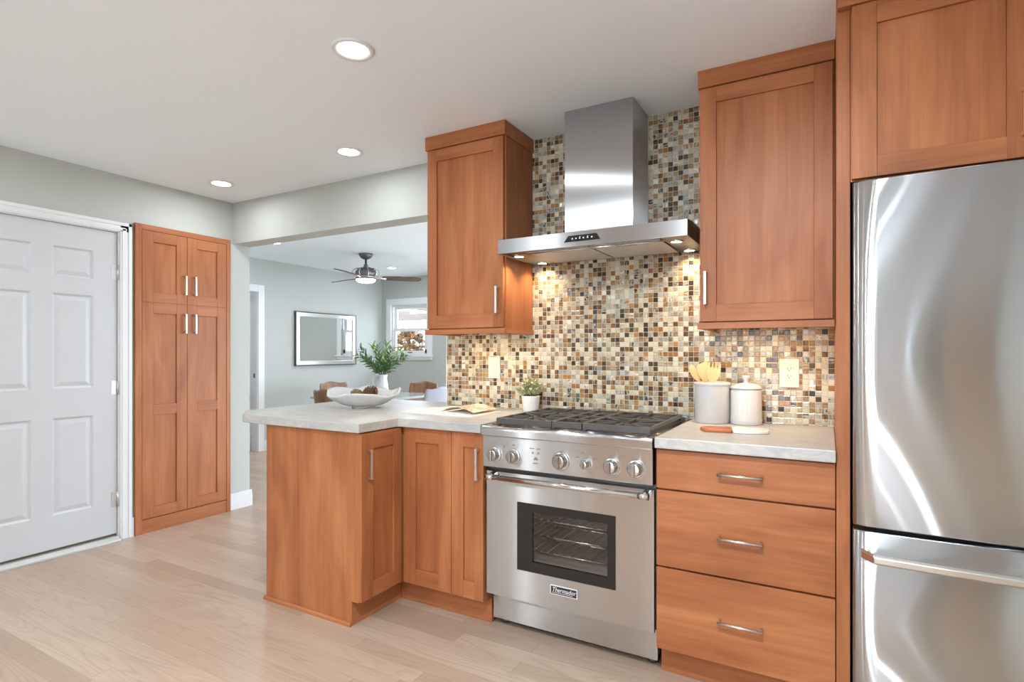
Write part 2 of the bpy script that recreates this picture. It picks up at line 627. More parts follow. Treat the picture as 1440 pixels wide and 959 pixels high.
def text_bm(mb, s, size, place, m, shear=0.0, depth=0.0006, width=None):
    """lettering as real thin relief; place(u, v, d) maps the text plane into the world"""
    cu = bpy.data.curves.new('lettering', 'FONT')
    cu.body = s
    cu.size = size
    cu.shear = shear
    cu.extrude = depth / 2
    cu.align_x = 'CENTER'
    cu.align_y = 'CENTER'
    cu.resolution_u = 3
    ob = bpy.data.objects.new('lettering', cu)
    col.objects.link(ob)
    dg = bpy.context.evaluated_depsgraph_get()
    me = bpy.data.meshes.new_from_object(ob.evaluated_get(dg))
    xs = [v.co.x for v in me.vertices]
    k = 1.0
    if width and xs:
        k = width / (max(xs) - min(xs))
    vs_ = [place(v.co.x * k, v.co.y, v.co.z + depth / 2) for v in me.vertices]
    mb.faces(vs_, [tuple(p.vertices) for p in me.polygons], m)
    bpy.data.objects.remove(ob)
    bpy.data.curves.remove(cu)
    bpy.data.meshes.remove(me)


# ------------------------------------------------------------------ the room
XL, CZ, YT = -4.13, 2.438, 2.80
XR, YF = 1.06, -1.90
XM, YW, XD = -6.27, 6.85, -1.45

struct('floor', MB().box(-8.2, 1.4, -2.1, 7.05, -0.06, 0.0), 'floor')
struct('ceiling', MB().box(-8.2, 1.4, -2.1, 7.05, CZ, CZ + 0.1), 'ceiling')

b = MB()
for y0, y1, z0, z1 in ((YF, 1.135, 0, CZ), (1.135, 1.985, 2.062, CZ), (1.985, 2.082, 0, CZ), (2.082, 2.752, 2.122, CZ), (2.752, 2.95, 0, CZ)):
    b.box(-4.28, XL, y0, y1, z0, z1)
struct('wall_left', b, 'wall')
struct('wall_dining_front', MB().box(XM - 0.12, -4.28, YT, 2.95, 0, CZ), 'wall_din')
struct('wall_back', MB().box(-2.026, XR, YT, 2.95, 0, CZ), 'wall_din')
struct('trim_1', MB().box(XL, -2.026, YT, 2.95, 2.113, CZ), 'wall')          # dropped header over the opening
struct('wall_right', MB().box(XR, XR + 0.12, YF, 2.95, 0, CZ), 'wall')
# wall behind the camera with a glazed door and a white reflection panel
b = MB()
GA0, GA1 = -1.45, -0.30          # glazed door
GB0, GB1 = -0.25, 0.37           # made-up white door pair for the fridge reflection
for x0, x1, z0, z1 in ((-4.28, GA0, 0, CZ), (GA0, GA1, 2.2, CZ), (GA1, GB0, 0, CZ), (GB0, GB1, 2.2, CZ), (GB1, XR + 0.12, 0, CZ)):
    b.box(x0, x1, YF - 0.14, YF, z0, z1)
struct('wall_front', b, 'wall')
# dining room
DY0, DY1 = 3.86, 4.60
b = MB()
for y0, y1, z0, z1 in ((2.95, DY0, 0, CZ), (DY0, DY1, 2.03, CZ), (DY1, YW + 0.12, 0, CZ)):
    b.box(XM - 0.12, XM, y0, y1, z0, z1)
struct('wall_dining_left', b, 'wall_din')
WX0, WX1, WZ0, WZ1 = -6.07, -5.34, 1.205, 2.01
b = MB()
SX0, SX1 = -4.25, -1.75
for x0, x1, z0, z1 in ((XM, WX0, 0, CZ), (WX0, WX1, 0, WZ0), (WX0, WX1, WZ1, CZ), (WX1, SX0, 0, CZ), (SX0, SX1, 2.1, CZ), (SX1, XD + 0.12, 0, CZ)):
    b.box(x0, x1, YW, YW + 0.12, z0, z1)
struct('wall_dining_back', b, 'wall_din')
SY0, SY1 = 3.45, 6.35
b = MB()
for y0, y1, z0, z1 in ((2.95, SY0, 0, CZ), (SY0, SY1, 2.1, CZ), (SY1, YW, 0, CZ)):
    b.box(XD, XD + 0.12, y0, y1, z0, z1)
struct('wall_dining_right', b, 'wall_din')
# hall beyond the dining room doorway
struct('wall_hall_end', MB().box(-8.2, -8.08, 2.95, 6.0, 0, CZ), 'white_trim')
struct('wall_hall_left', MB().box(-8.08, XM - 0.12, 3.3, 3.42, 0, CZ), 'white_trim')
struct('wall_hall_right', MB().box(-8.08, XM - 0.12, 5.4, 5.52, 0, CZ), 'white_trim')

# mosaic backsplash on the range wall
o = struct('wall_backsplash', MB().box(-2.026, 0.024, YT - 0.010, YT - 0.0002, 0.9302, CZ - 0.0002), 'tile')
o = struct('trim_2', MB().box(-2.033, -2.0262, YT - 0.012, YT, 0.9302, 2.112), 'white_trim')

# baseboards
def baseboard(name, segs):
    b = MB()
    for x0, x1, y0, y1 in segs:
        b.box(x0, x1, y0, y1, 0, 0.105)
        dx, dy = (x1 - x0), (y1 - y0)
        if dx < dy:
            f = XL if abs(x0 - XL) < 0.02 else x0
            b.box(x0, x0 + dx * 0.62, y0, y1, 0.105, 0.13)
        else:
            b.box(x0, x1, y0, y0 + dy, 0.105, 0.13)
    return struct(name, b, 'white_trim', 0.002)


baseboard('baseboard_left', [(XL, XL + 0.016, YF, 1.06), (XL, XL + 0.016, 2.053, 2.064), (XL, XL + 0.016, 2.770, 2.966)])
baseboard('baseboard_dining_left', [(XM, XM + 0.016, 2.95, DY0 - 0.085), (XM, XM + 0.016, DY1 + 0.085, YW)])
baseboard('baseboard_dining_back', [(XM + 0.016, -4.26, YW - 0.016, YW)])

# --- white six panel door
d = struct('door_1', MB(), 'white_paint') if False else None
dx1 = XL - 0.012
rows = [(0.250, 0.846), (1.027, 1.618), (1.723, 1.910)]
cols = [(1.288, 1.507), (1.613, 1.832)]
b = MB()
DL, DR, DB, DT = 1.150, 1.970, 0.045, 2.050
fx0, fx1 = dx1 - 0.035, dx1
for y0, y1 in ((DL, 1.288), (1.507, 1.613), (1.832, DR)):
    b.box(fx0, fx1, y0, y1, DB, DT)
for z0, z1 in ((DB, 0.250), (0.846, 1.027), (1.618, 1.723), (1.910, DT)):
    for y0, y1 in cols:
        b.box(fx0, fx1, y0, y1, z0, z1)
for z0, z1 in rows:
    for y0, y1 in cols:
        steps = [(0.0, 0.0), (0.010, -0.009), (0.014, -0.010), (0.038, -0.002), (0.042, -0.0015)]
        loops = []
        for inset, dep in steps:
            loops.append([(fx1 + dep, y0 + inset, z0 + inset), (fx1 + dep, y1 - inset, z0 + inset), (fx1 + dep, y1 - inset, z1 - inset), (fx1 + dep, y0 + inset, z1 - inset)])
        vsl = [p for lp in loops for p in lp]
        fs = []
        for k in range(len(loops) - 1):
            for i in range(4):
                fs.append((4 * k + i, 4 * k + (i + 1) % 4, 4 * (k + 1) + (i + 1) % 4, 4 * (k + 1) + i))
        k = 4 * (len(loops) - 1)
        fs.append((k, k + 1, k + 2, k + 3))
        b.faces(vsl, fs)
door1 = struct('door_1', b, 'white_paint')
MB().box(fx0 + 0.004, fx1 - 0.006, DL + 0.002, DR - 0.002, 0.0325, 0.0448).build('gap_strip', 'stem', door1)  # added dark strip: draws the gap and stops light leaking under the slab
for z0, z1 in ((1.735, 1.833), (0.972, 1.062), (0.223, 0.325)):
    h = MB().cyl((dx1 + 0.006, DR + 0.006, z0), (dx1 + 0.006, DR + 0.006, z1), 0.0065, 10)
    for q in range(1, 3):
        zz = z0 + (z1 - z0) * q / 3
        h.cyl((dx1 + 0.006, DR + 0.006, zz - 0.001), (dx1 + 0.006, DR + 0.006, zz + 0.001), 0.0072, 10)
    h.box(dx1 - 0.002, dx1 + 0.0015, DR - 0.034, DR + 0.004, z0, z1)
    h.build('hinge', 'nickel', door1)
kb = MB().lathe([(0.0, 0.0), (0.032, 0.0), (0.030, 0.008), (0.013, 0.012), (0.012, 0.030), (0.024, 0.038), (0.029, 0.052), (0.022, 0.064), (0.0, 0.067)], (dx1, 1.215, 0.95), axis=0, seg=24)
kb.build('door_knob', 'nickel', door1)
b = MB()
b.box(XL - 0.15, XL, DL - 0.015, DL - 0.004, 0, 2.062)
b.box(XL - 0.15, XL, DR + 0.004, DR + 0.015, 0, 2.062)
b.box(XL - 0.15, XL, DL - 0.004, DR + 0.004, 2.053, 2.062)
b.box(fx0 - 0.014, fx0 - 0.001, DL - 0.004, DL + 0.012, 0.034, 2.053)  # stop strips added behind the slab to block sky light leaks
b.box(fx0 - 0.014, fx0 - 0.001, DR - 0.012, DR + 0.004, 0.034, 2.053)
b.box(fx0 - 0.014, fx0 - 0.001, DL + 0.012, DR - 0.012, 2.040, 2.053)
for y0, y1, s in ((DL - 0.085, DL - 0.008, 1), (DR + 0.010, DR + 0.081, -1)):
    b.box(XL, XL + 0.014, y0, y1, 0, 2.120)
    o0, o1 = (y0, y0 + 0.022) if s == 1 else (y1 - 0.022, y1)
    b.box(XL + 0.014, XL + 0.0185, o0, o1, 0, 2.120)
    c0 = y0 + 0.045 if s == 1 else y1 - 0.049
    b.box(XL + 0.014, XL + 0.018, c0 - 0.012, c0 + 0.016, 0, 2.080)
b.box(XL, XL + 0.014, DL - 0.085, DR + 0.081, 2.058, 2.120)
b.box(XL + 0.014, XL + 0.0185, DL - 0.085, DR + 0.081, 2.098, 2.120)
b.box(XL + 0.014, XL + 0.018, DL - 0.05, DR + 0.045, 2.066, 2.086)
struct('trim_3', b, 'white_trim', 0.002)
b = MB().prism([(XL - 0.14, 0), (XL + 0.038, 0), (XL + 0.036, 0.012), (XL + 0.008, 0.030), (XL - 0.14, 0.032)], 1, DL - 0.003, DR + 0.003)
struct('trim_4', b, 'threshold', 0.002)

# --- doorway in the far dining wall: casing and an open pocket door leaf edge with a stand-in dark plate
b = MB()
b.box(XM - 0.001, XM + 0.016, DY1 - 0.008, DY1 + 0.078, 0, 2.105)
b.box(XM - 0.001, XM + 0.016, DY0 - 0.078, DY0 + 0.008, 0, 2.105)
b.box(XM - 0.001, XM + 0.016, DY0 + 0.008, DY1 - 0.008, 2.022, 2.105)
b.box(XM - 0.12, XM - 0.001, DY1 - 0.016, DY1 - 0.0005, 0, 2.029)
b.box(XM - 0.12, XM - 0.001, DY0 + 0.0005, DY0 + 0.016, 0, 2.029)
b.box(XM - 0.12, XM - 0.001, DY0 + 0.016, DY1 - 0.016, 2.014, 2.029)
struct('trim_5', b, 'white_trim', 0.002)
b = MB().box(-6.90, -6.392, 4.535, 4.575, 0.01, 2.01)
door2 = struct('door_2', b, 'white_paint', 0.002)
box('dark_plate', 'black', (-6.394, -6.388, 4.525, 4.565, 0.63, 0.73), door2)
box('hinge', 'fan_metal', (-6.394, -6.388, 4.530, 4.566, 1.90, 1.97), door2)
box('strike_plate', 'fan_metal', (XM - 0.07, XM - 0.04, DY1 - 0.0195, DY1 - 0.0158, 0.93, 0.985), door2)

# --- dining window (double hung) and its casing
def window_unit(name, x0, x1, z0, z1, y, d=1):
    b = MB()
    f = 0.03
    yA, yB = y + 0.01, y + 0.09
    for a0, a1, c0, c1 in ((x0, x0 + f, z0, z1), (x1 - f, x1, z0, z1), (x0 + f, x1 - f, z0, z0 + f), (x0 + f, x1 - f, z1 - f, z1)):
        b.box(a0, a1, yA, yB, c0, c1)
    w = struct(name, b, 'white_trim', 0.002)
    zm = (z0 + z1) / 2 + 0.01
    for nm, s0, s1, ya, yb in (('sash', zm - 0.03, z1 - f, y + 0.055, y + 0.085), ('sash', z0 + f, zm + 0.015, y + 0.02, y + 0.05)):
        q = 0.045
        b = MB()
        for a0, a1, c0, c1 in ((x0 + f, x0 + f + q, s0, s1), (x1 - f - q, x1 - f, s0, s1), (x0 + f + q, x1 - f - q, s0, s0 + q), (x0 + f + q, x1 - f - q, s1 - q, s1)):
            b.box(a0, a1, ya, yb, c0, c1)
        s = b.build(nm, 'white_trim', w, 0.002)
        MB().box(x0 + f + q, x1 - f - q, (ya + yb) / 2 - 0.002, (ya + yb) / 2 + 0.002, s0 + q, s1 - q).build('glass', 'pane', s)
    return w


w1 = window_unit('window_1', WX0, WX1, WZ0, WZ1, YW)
box('sash_lift', 'fan_metal', (-5.74, -5.66, YW + 0.008, YW + 0.020, 1.245, 1.262), w1)
box('sash_lock', 'black', (-5.400, -5.372, YW + 0.004, YW + 0.020, 1.24, 1.30), w1)
b = MB()
for x0, x1, z0, z1 in ((WX0 - 0.09, WX0 + 0.006, 1.14, 2.10), (WX1 - 0.006, WX1 + 0.09, 1.14, 2.10), (WX0 + 0.006, WX1 - 0.006, 2.00, 2.10), (WX0 + 0.006, WX1 - 0.006, 1.135, 1.2048)):
    b.box(x0, x1, YW - 0.02, YW, z0, z1)
b.box(WX0 - 0.11, WX1 + 0.11, YW - 0.05, YW - 0.001, 1.185, 1.2045)
struct('trim_6', b, 'white_trim', 0.002)
# --- unseen glazing placed to let the day in: dining room slider, kitchen glazed doors behind the camera
def slider(name, axis, a0, a1, w, leaves, zt=2.095):
    b = MB()
    def bb(mb, u0, u1, w0, w1, z0, z1):
        if axis == 0:
            mb.box(u0, u1, w0, w1, z0, z1)
        else:
            mb.box(w0, w1, u0, u1, z0, z1)
    bb(b, a0 + 0.005, a0 + 0.05, w, w + 0.10, 0, zt)
    bb(b, a1 - 0.05, a1 - 0.005, w, w + 0.10, 0, zt)
    bb(b, a0 + 0.05, a1 - 0.05, w, w + 0.10, zt - 0.05, zt)
    bb(b, a0 + 0.05, a1 - 0.05, w, w + 0.10, 0, 0.03)
    o = struct(name, b, 'white_trim', 0.002)
    n = leaves
    L = (a1 - a0 - 0.10) / n
    for i in range(n):
        u0 = a0 + 0.05 + i * L
        ww = w + 0.02 + 0.035 * (i % 2)
        b = MB()
        for p0, p1, z0, z1 in ((u0, u0 + 0.06, 0.03, zt - 0.05), (u0 + L - 0.06, u0 + L, 0.03, zt - 0.05), (u0 + 0.06, u0 + L - 0.06, 0.03, 0.12), (u0 + 0.06, u0 + L - 0.06, zt - 0.12, zt - 0.05)):
            bb(b, p0, p1, ww, ww + 0.03, z0, z1)
        s = b.build('door_leaf', 'white_trim', o, 0.002)
        g = MB()
        bb(g, u0 + 0.06, u0 + L - 0.06, ww + 0.012, ww + 0.017, 0.12, zt - 0.12)
        g.build('glass', 'pane', s)
    return o


slider('window_added', 0, SX0, SX1, YW + 0.005, 2)  # added slider, hidden from the camera, brightens the dining room
slider('window_2', 1, SY0, SY1, XD + 0.005, 2)
slider('window_3', 0, GA0, GA1, YF - 0.13, 2, 2.195)
d3 = struct('reflection_door', MB().box(GB0 + 0.012, 0.046, YF - 0.05, YF - 0.012, 0.01, 2.19), 'white_trim', 0.003)  # made-up white door pair for the refrigerator to reflect
MB().box(0.074, GB1 - 0.012, YF - 0.05, YF - 0.012, 0.01, 2.19).build('door_leaf', 'white_trim', d3, 0.003)
MB().box(0.0465, 0.0735, YF - 0.055, YF - 0.03, 0.01, 2.19).build('reflection_bar', 'fan_metal', d3)  # added grey bar, gives the stripe in the refrigerator reflection
b = MB()
for x0, x1, z0, z1 in ((-4.0, -2.34, 0.0, 2.25),):
    b.box(x0, -3.30, YF + 0.001, YF + 0.03, z0, z1)
    b.box(-3.24, x1, YF + 0.001, YF + 0.03, z0, z1)
struct('reflection_panel', b, 'white_paint', 0.004)  # made-up white panels for the range front to reflect
struct('reflection_strip', MB().box(-3.298, -3.242, YF + 0.001, YF + 0.02, 0.0, 2.25), 'fan_metal')  # added dark strip, gives the dark band in the range reflection
# light portals: they emit nothing and only guide the sky light through the openings
lamp('sky_portal', 'AREA', ((WX0 + WX1) / 2, YW + 0.14, (WZ0 + WZ1) / 2), 1, (1, 1, 1), size=0.73, size_y=0.80, rot=(-PI / 2, 0, 0), portal=True)
lamp('sky_portal', 'AREA', ((SX0 + SX1) / 2, YW + 0.14, 1.05), 1, (1, 1, 1), size=2.5, size_y=2.1, rot=(-PI / 2, 0, 0), portal=True)
lamp('sky_portal', 'AREA', (XD + 0.14, (SY0 + SY1) / 2, 1.05), 1, (1, 1, 1), size=2.1, size_y=2.9, rot=(0, PI / 2, 0), portal=True)
lamp('sky_portal', 'AREA', ((GA0 + GA1) / 2, YF - 0.16, 1.1), 1, (1, 1, 1), size=1.15, size_y=2.2, rot=(PI / 2, 0, 0), portal=True)

# ------------------------------------------------------------------ cabinet helpers
class Face:
    """maps (u, v, d) on a cabinet face into the world; d grows out of the face"""

    def __init__(self, axis, sign, plane):
        self.axis, self.sign, self.plane = axis, sign, plane

    def p(self, u, v, d):
        w = self.plane + self.sign * d
        return (u, w, v) if self.axis == 1 else (w, u, v)

    def box(self, mb, u0, u1, v0, v1, d0, d1, m=None):
        a, c = self.p(u0, v0, d0), self.p(u1, v1, d1)
        mb.box(a[0], c[0], a[1], c[1], a[2], c[2], m)


def shaker(F, u0, u1, v0, v1, parent, stile=(0.067, 0.067), rail=(0.070, 0.075), mids=(), name='door', th=0.020, rec=0.009, label=None):
    """frame and recessed panel; front of the frame at d = 0, back at d = -th"""
    hm = 'wood_x' if F.axis == 1 else 'wood_y'
    b = MB()
    a0, a1 = u0 + stile[0], u1 - stile[1]
    F.box(b, u0, a0, v0, v1, -th, 0, 'wood_z')
    F.box(b, a1, u1, v0, v1, -th, 0, 'wood_z')
    c0, c1 = v0 + rail[0], v1 - rail[1]
    F.box(b, a0, a1, v0, c0, -th, 0, hm)
    F.box(b, a0, a1, c1, v1, -th, 0, hm)
    for m0, m1 in mids:
        F.box(b, a0, a1, m0, m1, -th, 0, hm)
    F.box(b, a0, a1, c0, c1, -th + 0.002, -rec, 'wood_z')
    return b.build(name, 'wood_z', parent, 0.0012)


def pull(F, u, v, L, vertical, parent, out=0.030, t=0.0055, w=0.0055, name='handle'):
    """D shaped bar pull"""
    b = MB()
    h = L / 2
    if vertical:
        F.box(b, u - w, u + w, v - h, v + h, out - 2 * t, out)
        F.box(b, u - w, u + w, v - h, v - h + 2 * w, 0.0003, out - 2 * t)
        F.box(b, u - w, u + w, v + h - 2 * w, v + h, 0.0003, out - 2 * t)
    else:
        b.cyl(F.p(u - h, v, out - t), F.p(u + h, v, out - t), t, 12)
        for s in (-1, 1):
            b.cyl(F.p(u + s * (h - 0.006), v, 0.0003), F.p(u + s * (h - 0.006), v, out - t), t * 0.85, 12)
    return b.build(name, 'nickel', parent, 0.0012 if vertical else 0)


FY = lambda y: Face(1, -1, y)      # a face that looks to the room (-y)
FX = lambda x: Face(0, 1, x)       # a face that looks to +x

# --- pantry let into the left wall
P = thing('pantry_cabinet', 'tall narrow orange maple pantry built into the wall beside the white door', 'cabinet', (-4.13, 2.42, 0))
b = MB()
for y0, y1, z0, z1 in ((2.086, 2.106, 0.005, 2.118), (2.728, 2.748, 0.005, 2.118)):
    b.box(-4.42, -4.131, y0, y1, z0, z1, 'wood_z')
b.box(-4.42, -4.131, 2.106, 2.728, 2.098, 2.118, 'wood_y')
b.box(-4.42, -4.131, 2.106, 2.728, 0.08, 0.098, 'wood_y')
b.box(-4.44, -4.42, 2.086, 2.748, 0.005, 2.118, 'wood_z')
b.build('carcass', 'wood_z', P)
b = MB()
b.box(-4.1298, -4.106, 2.068, 2.110, 0, 2.136, 'wood_z')
b.box(-4.1298, -4.106, 2.732, 2.766, 0, 2.136, 'wood_z')
b.box(-4.1298, -4.106, 2.110, 2.732, 2.098, 2.136, 'wood_y')
b.box(-4.1298, -4.112, 2.110, 2.732, 1.590, 1.606, 'wood_y')
b.build('face_frame', 'wood_z', P, 0.0012)
MB().box(-4.1298, -4.110, 2.110, 2.732, 0.0, 0.094).build('toe_board', 'wood_y', P, 0.0012)
F = FX(-4.108)
for i, (y0, y1) in enumerate(((2.113, 2.4215), (2.4245, 2.730))):
    st = (0.072, 0.074)
    dd = shaker(F, y0, y1, 1.602, 2.096, P, st, (0.068, 0.072))
    pull(F, 2.402 if i == 0 else 2.4745, 1.740, 0.14, True, dd)
    dd = shaker(F, y0, y1, 0.100, 1.597, P, st, (0.074, 0.072), mids=((0.814, 0.886),))
    pull(F, 2.402 if i == 0 else 2.4745, 1.461, 0.14, True, dd)

# --- peninsula cabinet
P = thing('peninsula_cabinet', 'peninsula base cabinet with plain maple end panel and one side door', 'cabinet', (-2.17, 2.33, 0))
MB().box(-2.485, -1.852, 1.892, 2.788, 0.115, 0.888).build('carcass', 'wood_z', P)
MB().prism([(-2.487, 0.001), (-1.905, 0.001), (-1.905, 0.113), (-1.851, 0.113), (-1.851, 0.888), (-2.487, 0.888)], 1, 1.872, 1.8915).build('end_panel', 'wood_z', P, 0.0012)
MB().box(-1.9149, -1.897, 1.8735, 2.216, 0.001, 0.113).build('toe_kick', 'wood_y', P, 0.001)
MB().prism([(1.8718, 0.0), (1.860, 0.0), (1.8612, 0.010), (1.866, 0.017), (1.8718, 0.018)], 0, -2.497, -1.896).build('shoe_moulding', 'wood_x', P)
F = FX(-1.830)
dd = shaker(F, 1.867, 2.140, 0.122, 0.882, P, (0.076, 0.056), (0.073, 0.074))
pull(F, 1.908, 0.741, 0.137, True, dd)

# --- corner base cabinet left of the range
P = thing('base_cabinet', 'two door maple base cabinet between the peninsula and the range', 'cabinet', (-1.58, 2.45, 0))
MB().box(-1.8505, -1.358, 2.162, 2.788, 0.115, 0.888).build('carcass', 'wood_z', P)
MB().box(-1.896, -1.356, 2.2165, 2.234, 0.001, 0.114).build('toe_kick', 'wood_x', P, 0.001)
F = FY(2.141)
shaker(F, -1.8105, -1.534, 0.124, 0.884, P, (0.067, 0.072), (0.076, 0.069))
dd = shaker(F, -1.531, -1.356, 0.124, 0.884, P, (0.066, 0.049), (0.078, 0.068))
pull(F, -1.380, 0.745, 0.140, True, dd)

# --- drawer base right of the range
P = thing('drawer_cabinet', 'maple base cabinet of three wide drawers between the range and the refrigerator', 'cabinet', (-0.27, 2.45, 0))
MB().box(-0.571, 0.0215, 2.162, 2.788, 0.115, 0.888).build('carcass', 'wood_z', P)
MB().box(-0.573, 0.0215, 2.2165, 2.234, 0.001, 0.114).build('toe_kick', 'wood_x', P, 0.001)
F = FY(2.141)
for v0, v1, hz in ((0.7345, 0.8815, 0.812), (0.4395, 0.7270, 0.5815), (0.122, 0.4320, 0.2805)):
    b = MB()
    F.box(b, -0.5725, 0.0205, v0, v1, -0.020, 0)
    dr = b.build('drawer', 'wood_x', P, 0.0015)
    pull(F, -0.273, hz, 0.150, False, dr, out=0.034, t=0.0055)

# --- upper cabinets
def upper(label, loc, x0, x1, yf, hx, doorx, px0, px1, rail_l):
    P = thing('wall_cabinet', label, 'cabinet', loc, 'upper wall cabinets')
    yb = YT - 0.0105
    MB().box(x0, x1, yf + 0.021, yb, 1.376, 2.364).build('carcass', 'wood_z', P, 0.001)
    F = FY(yf)
    dd = shaker(F, doorx[0], doorx[1], 1.3805, 2.360, P, (px0 - doorx[0], doorx[1] - px1), (0.070, 0.064))
    pull(F, hx, 1.520, 0.138, True, dd, out=0.032)
    b = MB()
    b.box(x0 - 0.007, x1 + (0.006 if rail_l else 0.0), yf - 0.004, yb, 2.3645, 2.4375)
    b.build('crown', 'wood_x', P, 0.001)
    b = MB()
    e0, e1 = x0 - 0.009, x1 + (0.006 if rail_l else 0.0)
    b.box(e0, e1, yf - 0.004, yf + 0.016, 1.349, 1.3755, 'wood_x')
    b.box(e0, e0 + 0.02, yf + 0.016, yb, 1.349, 1.3755, 'wood_y')
    b.box(e1 - 0.02, e1, yf + 0.016, yb, 1.349, 1.3755, 'wood_y')
    b.build('light_rail', 'wood_x', P, 0.0012)
    xm = (x0 + x1) / 2
    s = MB().box(xm - 0.18, xm + 0.18, yf + 0.10, yf + 0.14, 1.3655, 1.3755).build('strip_lamp', 'white_trim', P)
    MB().box(xm - 0.172, xm + 0.172, yf + 0.104, yf + 0.136, 1.363, 1.3655).build('lens', 'strip_lens', s)
    lamp('strip_light', 'AREA', (xm, yf + 0.12, 1.361), STRIP_W, (1.0, 0.74, 0.44), P, 0.34, 0.03)
    return P


upper('maple wall cabinet hanging left of the range hood beside the dining room opening', (-1.69, 2.63, 1.376), -1.936, -1.439, 2.472, -1.474, (-1.930, -1.446), -1.867, -1.506, True)
upper('wide maple wall cabinet right of the range hood above two white canisters', (-0.23, 2.62, 1.376), -0.473, 0.0215, 2.455, -0.447, (-0.4725, 0.0155), -0.407, -0.048, False)

# --- tall panel, cabinet above the refrigerator
o = box('end_panel', 'wood_z', (0.0235, 0.0625, 2.136, YT - 0.0005, 0.0005, 2.4375), None, 0.0015)
tag(o, 'tall narrow maple panel standing full height left of the refrigerator', 'panel')
P = thing('bridge_cabinet', 'two door maple cabinet above the steel refrigerator', 'cabinet', (0.52, 2.45, 1.80))
MB().box(0.0635, 0.978, 2.137, 2.788, 1.806, 2.3675).build('carcass', 'wood_z', P)
F = FY(2.115)
shaker_d = shaker(F, 0.0665, 0.5185, 1.8095, 2.3665, P, (0.068, 0.068), (0.066, 0.070))
pull(F, 0.487, 1.937, 0.137, True, shaker_d)
shaker_d = shaker(F, 0.5215, 0.975, 1.8095, 2.3665, P, (0.068, 0.068), (0.066, 0.070))
pull(F, 0.553, 1.937, 0.137, True, shaker_d)
MB().box(0.026, 1.02, 2.106, 2.1355, 2.368, 2.4375).build('crown', 'wood_x', P, 0.001)
o = box('end_panel', 'wood_z', (0.985, 1.024, 2.136, YT - 0.0005, 0.0005, 2.4375), None, 0.0015)
tag(o, 'tall narrow maple panel on the far right side of the refrigerator', 'panel')

# --- countertops
def rounded(poly, r=0.012, n=4, rs=None):
    out = []
    N = len(poly)
    for i in range(N):
        p, a, c = Vector(poly[i]), Vector(poly[i - 1]), Vector(poly[(i + 1) % N])
        rr = r if rs is None else rs[i]
        if rr <= 0:
            out.append(tuple(p))
            continue
        d1, d2 = (a - p).normalized(), (c - p).normalized()
        for k in range(n + 1):
            t = k / n
            q = (1 - t) ** 2 * (p + d1 * rr) + 2 * t * (1 - t) * p + t * t * (p + d2 * rr)
            out.append(tuple(q))
    return out


poly = [(-1.3535, 2.114), (-1.829, 2.114), (-1.829, 1.848), (-2.650, 1.848), (-2.822, 1.990), (-2.822, 2.80), (-2.67, 2.958), (-2.034, 2.958), (-2.034, 2.7895), (-1.3535, 2.7895)]
rs = [0, 0.01, 0.006, 0.03, 0.03, 0.03, 0.03, 0.004, 0, 0]
o = MB().prism(rounded(poly, rs=rs), 2, 0.8885, 0.930).build('countertop', 'stone', None, 0.004)
tag(o, 'cream stone countertop with cut corners on the peninsula carrying the white bowl', 'countertop')
o = box('countertop', 'stone', (-0.5735, 0.0225, 2.114, 2.7895, 0.8885, 0.930), None, 0.004)
tag(o, 'short cream stone countertop right of the range under the two white canisters', 'countertop')

# ------------------------------------------------------------------ refrigerator
P = thing('refrigerator', 'tall stainless steel refrigerator with a bottom freezer drawer at the right edge', 'refrigerator', (0.52, 2.4, 0))
MB().box(0.076, 0.968, 2.100, 2.72, 0.03, 1.774).build('body', 'gasket', P, 0.003)


def bowed_door(z0, z1, x0=0.0680, x1=0.974, yf=2.030, yb=2.092, bow=0.010, n=28):
    b = MB()
    pts = []
    for i in range(n + 1):
        t = i / n
        e = min(t, 1 - t) * (x1 - x0)
        corner = 0.012 * max(0.0, 1 - e / 0.014) ** 2
        pts.append((x0 + (x1 - x0) * t, yf + bow * (2 * t - 1) ** 2 + corner - 0.0))
    pts += [(x1, yb), (x0, yb)]
    k = len(pts)
    zs = [z0, z0 + 0.004, z1 - 0.004, z1]
    ins = [0.004, 0.0, 0.0, 0.004]
    vs_, fs = [], []
    for z, q in zip(zs, ins):
        for j, (x, y) in enumerate(pts):
            vs_.append((x, y + (q if j <= n else 0), z))
    for r in range(3):
        for j in range(k):
            fs.append((r * k + j, r * k + (j + 1) % k, (r + 1) * k + (j + 1) % k, (r + 1) * k + j))
    fs.append(tuple(range(k))[::-1])
    fs.append(tuple(range(3 * k, 4 * k)))
    fa = b.faces(vs_, fs)
    for f in fa[:-2]:
        f.smooth = True
    return b


dd = bowed_door(0.7135, 1.782).build('door', 'fridge_steel', P)
b = MB()
b.tube([(0.925, 2.022, 0.86), (0.925, 1.978, 0.86), (0.925, 1.972, 0.90), (0.925, 1.972, 1.60), (0.925, 1.978, 1.64), (0.925, 2.022, 1.64)], 0.011, 12)
b.build('handle', 'chrome', dd)
dd = bowed_door(0.075, 0.7005).build('freezer_drawer', 'fridge_steel', P)
b = MB()
